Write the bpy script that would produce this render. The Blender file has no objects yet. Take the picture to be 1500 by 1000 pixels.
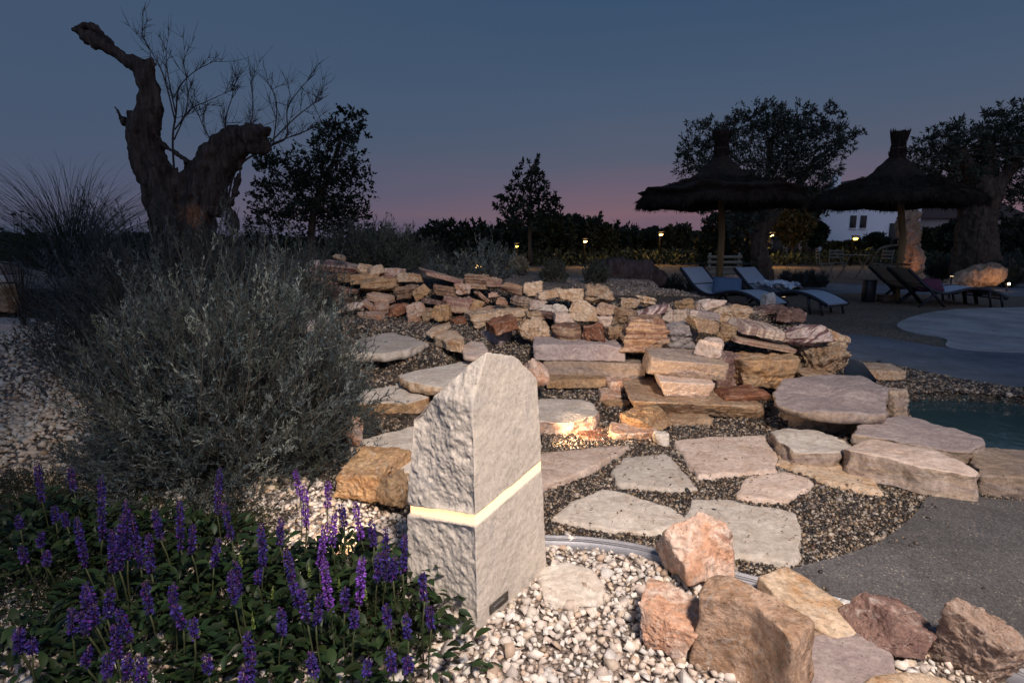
import bpy, math, random
import numpy as np
from mathutils import Vector, Matrix
R_ = math.radians
S = bpy.context.scene
# ---------------------------------------------------------------- camera, world, light, exposure
F, PITCH, H = 833.3, R_(9.9), 1.1
cam = bpy.data.cameras.new('camera'); camo = bpy.data.objects.new('camera', cam)
S.collection.objects.link(camo); S.camera = camo
cam.lens = 20; cam.sensor_width = 36; cam.clip_end = 2000; cam.clip_start = .02
camo.location = (0, 0, H); camo.rotation_euler = (R_(90) - PITCH, 0, 0)
S.view_settings.view_transform = 'Standard'; S.view_settings.look = 'None'
S.view_settings.exposure = 0; S.view_settings.gamma = 1
S.cycles.use_denoising = True
S.cycles.max_bounces = 5; S.cycles.diffuse_bounces = 3
W = bpy.data.worlds.new('World'); S.world = W; W.use_nodes = True
wn, wl = W.node_tree.nodes, W.node_tree.links
wn.clear()
wo = wn.new('ShaderNodeOutputWorld'); bg = wn.new('ShaderNodeBackground')
tc = wn.new('ShaderNodeTexCoord'); sx = wn.new('ShaderNodeSeparateXYZ')
wl.new(tc.outputs['Generated'], sx.inputs[0])
ns = wn.new('ShaderNodeTexNoise'); mp = wn.new('ShaderNodeMapping'); mp.inputs['Scale'].default_value = (2.2, 2.2, 22)
wl.new(tc.outputs['Generated'], mp.inputs[0]); wl.new(mp.outputs[0], ns.inputs['Vector']); ns.inputs['Scale'].default_value = 1.5; ns.inputs['Detail'].default_value = 4
ma = wn.new('ShaderNodeMath'); ma.operation = 'MULTIPLY_ADD'; ma.inputs[1].default_value = .05; ma.inputs[2].default_value = -.025
wl.new(ns.outputs[0], ma.inputs[0])
ad = wn.new('ShaderNodeMath'); ad.operation = 'ADD'; wl.new(sx.outputs[2], ad.inputs[0]); wl.new(ma.outputs[0], ad.inputs[1])
rp = wn.new('ShaderNodeValToRGB'); wl.new(ad.outputs[0], rp.inputs[0])
el = rp.color_ramp.elements
stops = [(0, (.09, .082, .14)), (.018, (.145, .098, .145)), (.045, (.20, .12, .148)), (.085, (.145, .112, .16)),
         (.14, (.092, .108, .160)), (.22, (.066, .100, .165)), (.36, (.040, .080, .150)), (1, (.025, .055, .13))]
el[0].position, el[0].color = stops[0][0], (*stops[0][1], 1)
el[1].position, el[1].color = stops[-1][0], (*stops[-1][1], 1)
for p_, c_ in stops[1:-1]:
    e = el.new(p_); e.color = (*c_, 1)
# the afterglow behind the camera is brighter than the sky ahead
ag = wn.new('ShaderNodeMapRange'); ag.inputs['From Min'].default_value = .1; ag.inputs['From Max'].default_value = -1
ag.inputs['To Min'].default_value = 1; ag.inputs['To Max'].default_value = 3.8
wl.new(sx.outputs[1], ag.inputs[0])
lf = wn.new('ShaderNodeMapRange'); lf.inputs['From Min'].default_value = .15; lf.inputs['From Max'].default_value = -.6; lf.inputs['To Max'].default_value = .75
wl.new(sx.outputs[0], lf.inputs[0]); mx = wn.new('ShaderNodeMix'); mx.data_type = 'RGBA'; wl.new(lf.outputs[0], mx.inputs[0]); wl.new(rp.outputs[0], mx.inputs[6]); mx.inputs[7].default_value = (.056, .09, .155, 1)
wl.new(mx.outputs[2], bg.inputs[0]); wl.new(ag.outputs[0], bg.inputs[1]); wl.new(bg.outputs[0], wo.inputs[0])

def light(kind, name, loc, energy, color, target=None, radius=.1, cone=None, blend=.5):
    l = bpy.data.lights.new(name, kind); o = bpy.data.objects.new(name, l); S.collection.objects.link(o)
    l.energy = energy; l.color = color; o.location = loc
    if kind == 'SUN': l.angle = radius
    else: l.shadow_soft_size = radius
    if cone: l.spot_size = R_(cone); l.spot_blend = blend
    if target is not None:
        o.rotation_euler = (Vector(target) - Vector(loc)).to_track_quat('-Z', 'Y').to_euler()
    return o
# last glow of the set sun, behind the camera, very soft
light('SUN', 'afterglow_sun', (0, 0, 9), .16, (1, .72, .6), target=(-.9, 2.0, 7.9), radius=R_(25))
# added soft spot behind the camera, standing in for an unseen floodlight
light('SPOT', 'added_floodlight', (.95, -1.3, 4.0), 1680, (1, .845, .72), target=(.62, 2.75, 0), radius=.28, cone=68, blend=1)

# ---------------------------------------------------------------- pixel (1500 x 1000 photograph) to place
CP, SP = math.cos(PITCH), math.sin(PITCH)
def ray(px, py):
    u, v = (px - 750) / F, (500 - py) / F
    return np.array([u, CP + v * SP, -SP + v * CP])
def P(px, py, Y):
    d = ray(px, py); return np.array([0, 0, H]) + d * (Y / d[1])
def PZ(px, py, z):
    d = ray(px, py); return np.array([0, 0, H]) + d * ((z - H) / d[2])
# ---------------------------------------------------------------- noise
def _hash(ix, iy, iz, s):
    h = (ix * 374761393 + iy * 668265263 + iz * 2147483647 + s * 1274126177) & 0xFFFFFFFF
    h = ((h ^ (h >> 13)) * 1274126177) & 0xFFFFFFFF
    return ((h ^ (h >> 16)) & 0xFFFF) / 32767.5 - 1
def vn(p, s=0):
    p = np.asarray(p, float); i = np.floor(p).astype(np.int64); f = p - i; f = f * f * f * (f * (f * 6 - 15) + 10)
    x, y, z = i[..., 0], i[..., 1], i[..., 2]; r = 0
    for a in (0, 1):
        for b in (0, 1):
            for c in (0, 1):
                w = (f[..., 0] if a else 1 - f[..., 0]) * (f[..., 1] if b else 1 - f[..., 1]) * (f[..., 2] if c else 1 - f[..., 2])
                r = r + w * _hash(x + a, y + b, z + c, s)
    return r
def fbm(p, o=4, s=0, g=.5):
    r = 0; a = 1
    for k in range(o):
        r = r + a * vn(np.asarray(p) * 2.03 ** k + 17.3 * k, s + k); a *= g
    return r
def scal(p, s=0):
    """scalloped fracture: shallow bowls meeting in sharp ridges"""
    p = np.asarray(p, float); i = np.floor(p).astype(np.int64); best = np.full(p.shape[:-1], 9.)
    for a in (-1, 0, 1):
        for b in (-1, 0, 1):
            for c in (-1, 0, 1):
                x, y, z = i[..., 0] + a, i[..., 1] + b, i[..., 2] + c
                d = np.stack([p[..., 0] - x - .5 - .45 * _hash(x, y, z, s + 1), p[..., 1] - y - .5 - .45 * _hash(x, y, z, s + 2), p[..., 2] - z - .5 - .45 * _hash(x, y, z, s + 3)], -1)
                v = (d ** 2).sum(-1) + .35 * _hash(x, y, z, s + 4) + .5 * (d[..., 0] * _hash(x, y, z, s + 5) + d[..., 1] * _hash(x, y, z, s + 6) + d[..., 2] * _hash(x, y, z, s + 7))
                best = np.minimum(best, v)
    return best - .3
# ---------------------------------------------------------------- terrain
def pip(x, y, poly):
    poly = np.asarray(poly)[:, :2]; n = len(poly); ins = np.zeros(np.shape(x), bool); j = n - 1
    for i in range(n):
        xi, yi = poly[i]; xj, yj = poly[j]
        c = ((yi > y) != (yj > y)) & (x < (xj - xi) * (y - yi) / (yj - yi + 1e-12) + xi)
        ins ^= c; j = i
    return ins
def pdist(x, y, poly, closed=True):
    poly = np.asarray(poly)[:, :2]; d = np.full(np.shape(x), 1e9)
    n = len(poly)
    for i in range(n if closed else n - 1):
        a, b = poly[i], poly[(i + 1) % n]; ab = b - a
        t = np.clip(((x - a[0]) * ab[0] + (y - a[1]) * ab[1]) / (ab @ ab + 1e-12), 0, 1)
        d = np.minimum(d, np.hypot(x - a[0] - t * ab[0], y - a[1] - t * ab[1]))
    return d
CTL = [ # px, py, z of the ground there
 (560, 505, .36), (620, 520, .32), (480, 505, .40), (700, 545, .20), (660, 500, .34), (720, 520, .28), (570, 610, .14), (640, 610, .13), (540, 560, .22), (640, 570, .18),
 (480, 470, .50), (420, 480, .48), (640, 478, .40), (760, 515, .26), (740, 570, .10), (560, 650, .06), (500, 620, .10), (830, 575, .06), (900, 600, .03), (860, 640, .01),
 (810, 585, .05), (880, 560, .05), (960, 600, .01), (1040, 625, .0), (1150, 610, .0), (780, 660, .02), (620, 700, .02)]
CT3 = [PZ(a, b, c) for a, b, c in CTL]
CT3 += [P(*a) for a in [(800, 505, 4.5), (880, 506, 4.5), (930, 508, 4.4), (860, 560, 4.1), (900, 570, 4.0), (800, 566, 4.1), (950, 582, 3.8),   # ground behind the dry stone wall: px, py, Y
 (470, 392, 6.7), (560, 398, 6.3), (640, 404, 6.0), (700, 415, 5.8), (760, 425, 5.55), (820, 438, 5.3), (880, 445, 5.2), (940, 452, 5.05), (1000, 462, 4.9), (1060, 470, 4.75), (1110, 455, 4.95),(1090, 462, 4.8), (1140, 478, 4.7),
 (700, 458, 5.15), (740, 462, 5.0), (1160, 480, 4.9), (1020, 440, 5.5), (900, 425, 6.3), (960, 425, 6.3), (930, 414, 6.9), (850, 430, 6.2), (800, 415, 6.6), (1000,520,4.55),(940,500,4.7),(840,500,4.85),
 (700, 396, 7.5), (600, 385, 8), (450, 380, 8), (300, 375, 7.5), (150, 380, 7), (40, 400, 6.5), (0, 420, 6), (300, 420, 5.5), (180, 430, 5.2)]]
CT3 += [np.array(a) for a in [(-4.4, 5, .33), (-3.4, 5, .3), (-2.5, 4.6, .3), (-2.6, 3.6, .1), (-1.6, 3.4, .12), (-1.2, 2.6, .03), (-2, 2.4, 0), (-3.2, 3, .02), (-6, 8, .8), (-3, 10, .8), (0, 9, .55),
  (-8, 6, .5), (-6, 14, .5), (0, 13, .2), (-12, 12, .4), (1.8, 4.0, 0), (1.3, 3.55, 0), (2.2, 4.1, 0), (-6, 4, .1), (.6, 3.5, 0), (0, 2.7, 0)]]
CT3 = np.array(CT3)
MOUND = [(-9, 2.4), (-2.5, 1.9), (-1, 2.0), (-.1, 2.3), (.9, 3.2), (1.6, 3.75), (2.2, 4.1), (2.75, 4.5), (2.9, 4.9), (2.6, 5.5), (2.0, 6.6), (2.2, 8), (2.8, 10), (2, 15), (-6, 22), (-24, 22), (-24, 4)]
POOL = [tuple(PZ(a, b, 0)[:2]) for a, b in [(1323, 577), (1380, 574), (1440, 577), (1500, 582), (1700, 600), (1900, 660), (1700, 720), (1500, 690), (1440, 665), (1335, 618)]]
def hh(x, y):
    x = np.asarray(x, float); y = np.asarray(y, float); sh = x.shape; X = x.ravel(); Y = y.ravel(); out = np.zeros(X.shape)
    for k in range(0, len(X), 20000):
        a = X[k:k + 20000, None] - CT3[None, :, 0]; b = Y[k:k + 20000, None] - CT3[None, :, 1]
        w = 1 / (a * a + b * b + .004) ** 2
        out[k:k + 20000] = (w * CT3[None, :, 2]).sum(1) / w.sum(1)
    m = pip(X, Y, MOUND); d = pdist(X, Y, MOUND); s = np.clip(d / .35, 0, 1); s = s * s * (3 - 2 * s)
    z = np.where(m, out * s, 0)
    pm = pip(X, Y, POOL)
    if pm.any():
        z = np.where(pm, -.5 * np.clip(pdist(X, Y, POOL) / .12, 0, 1), z)
    return z.reshape(sh)
def G(px, py, zo=0):
    """where the ray of a pixel first meets the ground (raised by zo)"""
    d = ray(px, py); t = np.concatenate([np.arange(.9, 9, .015), np.arange(9, 60, .1), np.arange(60, 400, 2)])
    p = np.array([0, 0, H])[None] + d[None] * t[:, None]
    hit = np.nonzero(p[:, 2] < hh(p[:, 0], p[:, 1]) + zo)[0]
    return p[hit[0]] if len(hit) else p[-1]
# ---------------------------------------------------------------- mesh building
class MB:
    def __init__(s): s.v = []; s.q = []; s.t = []; s.c = []; s.n = 0
    def add(s, v, q=None, t=None, c=None):
        v = np.asarray(v, float).reshape(-1, 3)
        if q is not None and len(q): s.q.append(np.asarray(q, np.int64).reshape(-1, 4) + s.n)
        if t is not None and len(t): s.t.append(np.asarray(t, np.int64).reshape(-1, 3) + s.n)
        s.v.append(v); s.n += len(v)
        if c is not None: s.c.append(np.broadcast_to(np.asarray(c, float), (len(v), 3)))
        return s
    def mesh(s, name, smooth=False):
        m = bpy.data.meshes.new(name)
        v = np.concatenate(s.v); q = np.concatenate(s.q) if s.q else np.zeros((0, 4), int); t = np.concatenate(s.t) if s.t else np.zeros((0, 3), int)
        m.vertices.add(len(v)); m.vertices.foreach_set('co', v.ravel())
        m.loops.add(q.size + t.size); m.polygons.add(len(q) + len(t))
        m.loops.foreach_set('vertex_index', np.concatenate([q.ravel(), t.ravel()]))
        m.polygons.foreach_set('loop_start', np.concatenate([np.arange(len(q)) * 4, q.size + np.arange(len(t)) * 3]))
        if smooth: m.polygons.foreach_set('use_smooth', np.ones(len(q) + len(t), bool))
        m.update(calc_edges=True)
        if s.c:
            c = np.concatenate(s.c)
            if len(c) == len(v):
                a = m.color_attributes.new('col', 'FLOAT_COLOR', 'POINT'); a.data.foreach_set('color', np.c_[c, np.ones(len(c))].ravel())
        m.validate()
        return m
    def build(s, name, mat, parent=None, smooth=False, loc=None):
        if loc is not None:
            s.v = [a - np.asarray(loc) for a in s.v]
        m = s.mesh(name, smooth)
        if mat is not None: m.materials.append(mat)
        o = bpy.data.objects.new(name, m); S.collection.objects.link(o)
        if parent is not None: o.parent = parent
        if loc is not None: o.location = loc
        return o
    # shapes
    def box(s, c, d, rot=None, col=None, taper=1, bev=0):
        c = np.asarray(c, float); d = np.asarray(d, float) / 2
        b = min(bev, d.min() * .45)
        if b <= 0:
            v = np.array([[x, y, z] for z in (-1, 1) for y in (-1, 1) for x in (-1, 1)], float) * d
            v[4:, :2] *= taper
            q = [(0, 2, 3, 1), (4, 5, 7, 6), (0, 1, 5, 4), (2, 6, 7, 3), (0, 4, 6, 2), (1, 3, 7, 5)]; t = None
        else:
            v = []; q = []; t = []
            idx = {}
            for sx_ in (-1, 1):
                for sy in (-1, 1):
                    for sz in (-1, 1):
                        for ax in range(3):
                            p = np.array([sx_, sy, sz]) * (d - b); p[ax] = (sx_, sy, sz)[ax] * d[ax]
                            idx[(sx_, sy, sz, ax)] = len(v); v.append(p)
                        t.append([idx[(sx_, sy, sz, a)] for a in ((0, 1, 2) if sx_ * sy * sz > 0 else (0, 2, 1))])
            v = np.array(v)
            for ax in range(3):
                o1, o2 = (ax + 1) % 3, (ax + 2) % 3
                for sg in (-1, 1):
                    f = []
                    for a1, a2 in ((-1, -1), (1, -1), (1, 1), (-1, 1)):
                        k = [0, 0, 0]; k[ax] = sg; k[o1] = a1; k[o2] = a2; f.append(idx[(*k, ax)])
                    q.append(f if sg > 0 else f[::-1])
                for a1 in (-1, 1):
                    for a2 in (-1, 1):
                        k0 = [0, 0, 0]; k0[ax] = -1; k0[o1] = a1; k0[o2] = a2; k1 = list(k0); k1[ax] = 1
                        f = [idx[(*k0, o1)], idx[(*k1, o1)], idx[(*k1, o2)], idx[(*k0, o2)]]
                        q.append(f if a1 * a2 < 0 else f[::-1])
        if rot is not None: v = v @ np.array(rot).T
        return s.add(v + c, q, t, col)
    def tube(s, pts, rad, k=8, col=None, cap=True):
        pts = np.asarray(pts, float); n = len(pts); rad = np.broadcast_to(np.asarray(rad, float), (n,))
        tg = np.gradient(pts, axis=0); tg /= np.linalg.norm(tg, axis=1)[:, None] + 1e-9
        up = np.array([0, 0, 1.]) if abs(tg[0][2]) < .9 else np.array([1., 0, 0])
        a = np.cross(tg, up); a /= np.linalg.norm(a, axis=1)[:, None] + 1e-9; b = np.cross(tg, a)
        th = np.arange(k) * 2 * math.pi / k
        v = pts[:, None] + rad[:, None, None] * (np.cos(th)[None, :, None] * a[:, None] + np.sin(th)[None, :, None] * b[:, None])
        i = np.arange(n - 1)[:, None] * k; j = np.arange(k)[None]; j2 = (j + 1) % k
        q = np.stack([i + j, i + j2, i + k + j2, i + k + j], -1).reshape(-1, 4); v = v.reshape(-1, 3); t = None
        if cap:
            v = np.concatenate([v, pts[:1], pts[-1:]]); m = n * k
            t = [(m, (x + 1) % k, x) for x in range(k)] + [(m + 1, (n - 1) * k + x, (n - 1) * k + (x + 1) % k) for x in range(k)]
        return s.add(v, q, t, col)
    def lathe(s, prof, c, k=24, col=None, wob=None):
        prof = np.asarray(prof, float); n = len(prof); th = np.arange(k) * 2 * math.pi / k
        r = prof[:, 0][:, None] * np.ones(k)[None]; z = prof[:, 1][:, None] * np.ones(k)[None]
        if wob is not None: r, z = wob(r, z, th[None] + 0 * r)
        v = np.stack([r * np.cos(th), r * np.sin(th), z], -1).reshape(-1, 3) + np.asarray(c)
        i = np.arange(n - 1)[:, None] * k; j = np.arange(k)[None]; j2 = (j + 1) % k
        return s.add(v, np.stack([i + j, i + j2, i + k + j2, i + k + j], -1).reshape(-1, 4), None, col)
def leaves(mb, p, d, L, w, rng, col=None, droop=0):
    """rhombic leaves at points p along directions d"""
    p = np.asarray(p, float); n = len(p); d = d / (np.linalg.norm(d, axis=1)[:, None] + 1e-9)
    sd = np.cross(d, rng.normal(size=(n, 3))); sd /= np.linalg.norm(sd, axis=1)[:, None] + 1e-9
    L = np.broadcast_to(L, (n,))[:, None]; w = np.broadcast_to(w, (n,))[:, None]
    tip = p + d * L - np.array([0, 0, 1]) * droop * L
    mid = p + d * L * .5
    v = np.stack([p, mid + sd * w / 2, tip, mid - sd * w / 2], 1).reshape(-1, 3)
    c = None if col is None else np.repeat(col, 4, 0)
    mb.add(v, np.arange(4 * n).reshape(-1, 4), None, c)
def bez(a, b, c, n):
    t = np.linspace(0, 1, n)[:, None]; a, b, c = map(np.asarray, (a, b, c))
    return (1 - t) ** 2 * a + 2 * t * (1 - t) * b + t * t * c
def smoothpoly(pts, n=6, closed=True):
    pts = np.asarray(pts, float); m = len(pts); out = []
    for i in range(m if closed else m - 1):
        g = (lambda k: pts[k % m]) if closed else (lambda k: pts[min(max(k, 0), m - 1)])
        a, b, c, d = g(i - 1), g(i), g(i + 1), g(i + 2)
        for t in np.arange(n) / n:
            out.append(.5 * (2 * b + (c - a) * t + (2 * a - 5 * b + 4 * c - d) * t * t + (3 * b - a - 3 * c + d) * t ** 3))
    if not closed: out.append(pts[-1])
    return np.array(out)
def tag(o, label=None, cat=None, group=None, kind=None):
    if label: o['label'] = label
    if cat: o['category'] = cat
    if group: o['group'] = group
    if kind: o['kind'] = kind
    return o
def thing(name, label, cat, loc=(0, 0, 0), rz=0, group=None):
    o = bpy.data.objects.new(name, None); S.collection.objects.link(o); o.location = loc; o.rotation_euler = (0, 0, rz); o.empty_display_size = .1
    return tag(o, label, cat, group)
def kids(o): return [c for c in S.objects if c.parent == o]
def copy_tree(o, parent=None):
    c = o.copy(); S.collection.objects.link(c)
    if parent is not None: c.parent = parent
    for ch in kids(o): copy_tree(ch, c)
    return c
# ---------------------------------------------------------------- materials
class NT:
    def __init__(s, name, rough=.8, spec=.3):
        s.m = bpy.data.materials.new(name); s.m.use_nodes = True; s.t = s.m.node_tree; s.b = s.t.nodes['Principled BSDF']
        s.b.inputs['Roughness'].default_value = rough; s.b.inputs['Specular IOR Level'].default_value = spec
        s.co = None
    def n(s, ty, **kw):
        x = s.t.nodes.new('ShaderNode' + ty)
        for k, v in kw.items():
            if k in x.inputs.keys(): x.inputs[k].default_value = v
            else: setattr(x, k, v)
        return x
    def l(s, a, b): s.t.links.new(a, b); return b
    def coord(s, scale=(1, 1, 1), rnd=True, which='Object', rot=(0, 0, 0)):
        c = s.n('TexCoord'); m = s.n('Mapping'); m.inputs['Scale'].default_value = scale; m.inputs['Rotation'].default_value = rot
        s.l(c.outputs[which], m.inputs[0])
        if rnd:
            oi = s.n('ObjectInfo'); mu = s.n('Math', operation='MULTIPLY'); mu.inputs[1].default_value = 37
            s.l(oi.outputs['Random'], mu.inputs[0]); s.l(mu.outputs[0], m.inputs['Location'])
        return m.outputs[0]
    def noise(s, co, sc, det=5, rough=.55, dist=0):
        x = s.n('TexNoise'); x.inputs['Scale'].default_value = sc; x.inputs['Detail'].default_value = det; x.inputs['Roughness'].default_value = rough; x.inputs['Distortion'].default_value = dist
        s.l(co, x.inputs['Vector']); return x.outputs[0]
    def ramp(s, f, stops, mode='LINEAR'):
        x = s.n('ValToRGB'); s.l(f, x.inputs[0]); e = x.color_ramp.elements; x.color_ramp.interpolation = mode
        cc = lambda c: (*c, 1) if hasattr(c, '__len__') else (c, c, c, 1)
        e[0].position, e[0].color = stops[0][0], cc(stops[0][1]); e[1].position, e[1].color = stops[-1][0], cc(stops[-1][1])
        for p_, c in stops[1:-1]: y = e.new(p_); y.color = cc(c)
        return x.outputs[0]
    def mix(s, a, b, f, mode='MIX'):
        x = s.n('Mix', data_type='RGBA', blend_type=mode)
        for v, i in ((f, 0), (a, 6), (b, 7)):
            if isinstance(v, bpy.types.NodeSocket): s.l(v, x.inputs[i])
            else: x.inputs[i].default_value = v if i == 0 else ((*v, 1) if len(v) == 3 else v)
        return x.outputs[2]
    def bump(s, h, st=.5, dist=.01, prev=None):
        x = s.n('Bump'); x.inputs['Strength'].default_value = st; x.inputs['Distance'].default_value = dist; s.l(h, x.inputs['Height'])
        if prev is not None: s.l(prev, x.inputs['Normal'])
        return x.outputs[0]
    def done(s, col=None, nrm=None):
        if col is not None:
            if isinstance(col, bpy.types.NodeSocket): s.l(col, s.b.inputs['Base Color'])
            else: s.b.inputs['Base Color'].default_value = (*col, 1)
        if nrm is not None: s.l(nrm, s.b.inputs['Normal'])
        return s.m
def plain(name, col, rough=.7, var=.25, sc=30, bump=.2, metal=0, spec=.3):
    t = NT(name, rough, spec); co = t.coord(); n = t.noise(co, sc, 5)
    c = t.mix(tuple(x * (1 - var) for x in col), tuple(min(1, x * (1 + var)) for x in col), n)
    t.b.inputs['Metallic'].default_value = metal
    return t.done(c, t.bump(n, bump, .004))
def vcol(name, rough=.8, sc=60, spec=.25, var=.3, trans=False):
    t = NT(name, rough, spec); a = t.n('Attribute'); a.attribute_name = 'col'
    n = t.noise(t.coord(rnd=False), sc, 3); v = t.ramp(n, [(.3, 1 - var), (.7, 1.0)])
    c = t.mix(a.outputs['Color'], v, 1, 'MULTIPLY')
    return t.done(c, t.bump(n, .3, .003))
def rockmat(name, c1, c2, c3, bands=.0, bscale=14, brot=(0, 0, 0), speck=.35, rough=.82, bump=.8, blotch=5, fine=45, bw=(.42, .58)):
    """c1/c2 large blotches, c3 the colour of veins, bands or crust"""
    t = NT(name, rough, .25); co = t.coord(); 
    nb = t.noise(co, blotch * 1.7, 6, .65, .9); c = t.mix(c1, c2, t.ramp(nb, [(.42, 0.), (.58, 1.)]))
    oi = t.n('ObjectInfo')
    if bands:
        cb = t.coord((1, 1, 1), True, 'Object', brot)
        sp = t.n('SeparateXYZ'); t.l(cb, sp.inputs[0])
        wv = t.n('CombineXYZ'); m1 = t.n('Math', operation='MULTIPLY'); m1.inputs[1].default_value = bscale
        t.l(sp.outputs[2], m1.inputs[0]); t.l(m1.outputs[0], wv.inputs[2])
        for k in (0, 1):
            m2 = t.n('Math', operation='MULTIPLY'); m2.inputs[1].default_value = 1.6; t.l(sp.outputs[k], m2.inputs[0]); t.l(m2.outputs[0], wv.inputs[k])
        nn = t.noise(wv.outputs[0], 1.6, 4, .6, .5)
        f = t.ramp(nn, [(bw[0], 0.), (bw[1], bands)])
        c = t.mix(c, c3, f); hb = nn
    else:
        f = t.ramp(t.noise(co, blotch * 1.7, 6, .7, 1.5), [(.55, 0.), (.68, .75)]); c = t.mix(c, c3, f); hb = None
    fn = t.noise(co, fine, 8, .72); c = t.mix(c, t.ramp(fn, [(.32, 1 - speck * 1.35), (.60, 1.15)]), 1, 'MULTIPLY')
    c = t.mix(c, (.60, .55, .50), t.ramp(t.noise(co, blotch * 3.1, 7, .7, 1.2), [(.56, 0.), (.74, .7)]))
    # pits and dirt
    pt = t.noise(co, fine * 2.2, 3, .6); c = t.mix(c, t.ramp(pt, [(.28, .35), (.36, 1.)]), 1, 'MULTIPLY')
    hv = t.n('HueSaturation'); mr = t.n('MapRange'); mr.inputs['To Min'].default_value = .72; mr.inputs['To Max'].default_value = 1.15
    t.l(oi.outputs['Random'], mr.inputs[0]); t.l(mr.outputs[0], hv.inputs['Value']); t.l(c, hv.inputs['Color'])
    b = t.bump(t.noise(co, blotch * 3, 6, .65), bump, .02)
    b = t.bump(fn, bump * .9, .009, b)
    if hb is not None: b = t.bump(hb, .5, .01, b)
    return t.done(hv.outputs[0], b)
M = {}
M['cream'] = rockmat('cream_limestone', (.61, .47, .34), (.50, .34, .21), (.43, .22, .10))
M['white'] = rockmat('white_limestone', (.62, .56, .49), (.54, .47, .40), (.48, .38, .29), speck=.2, bump=.5)
M['pink'] = rockmat('pink_limestone', (.62, .50, .42), (.54, .41, .33), (.46, .34, .25), speck=.25, bump=.5)
M['ochre'] = rockmat('ochre_stone', (.46, .29, .15), (.33, .19, .10), (.52, .40, .27), bands=.35, bscale=8)
M['orange'] = rockmat('orange_stone', (.50, .285, .185), (.60, .47, .39), (.30, .13, .07))
M['rust'] = rockmat('rust_stone', (.20, .085, .05), (.33, .15, .085), (.52, .38, .28))
M['purple'] = rockmat('purple_stone', (.27, .13, .12), (.43, .25, .20), (.56, .40, .28), bands=.9, bscale=16)
M['striped'] = rockmat('striped_stone', (.50, .35, .23), (.42, .27, .17), (.15, .08, .06), bands=.9, bscale=22)
M['zebra'] = rockmat('zebra_stone', (.58, .48, .44), (.50, .38, .34), (.17, .09, .09), bands=1, bscale=30, brot=(0, R_(28), 0), bw=(.46, .54))
M['upright'] = rockmat('upright_striped_stone', (.54, .44, .36), (.48, .37, .28), (.22, .14, .12), bands=.85, bscale=26, brot=(0, R_(84), 0), bw=(.46, .56))
M['lilac'] = rockmat('lilac_limestone', (.40, .33, .31), (.34, .27, .26), (.46, .38, .33), speck=.22, bump=.6)
M['slab'] = rockmat('greyish_slab_stone', (.40, .32, .27), (.31, .24, .21), (.46, .33, .20), bands=.45, bscale=12, speck=.28)
M['brown'] = rockmat('brown_stone', (.33, .21, .13), (.45, .33, .22), (.22, .11, .07))
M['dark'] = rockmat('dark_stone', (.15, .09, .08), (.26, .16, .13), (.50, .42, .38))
M['rugged'] = rockmat('rugged_stone', (.60, .46, .33), (.44, .27, .15), (.13, .085, .06), blotch=7, bump=1)
M['brownpink'] = rockmat('brown_pink_stone', (.42, .31, .25), (.34, .23, .17), (.56, .47, .40), blotch=9)
M['grey'] = rockmat('grey_stone', (.34, .30, .29), (.24, .21, .21), (.42, .37, .33))
M['blockrust'] = rockmat('rusty_cleft_stone', (.68, .47, .34), (.52, .32, .20), (.72, .62, .53), blotch=9, fine=34, bump=1.0, speck=.4)
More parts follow.
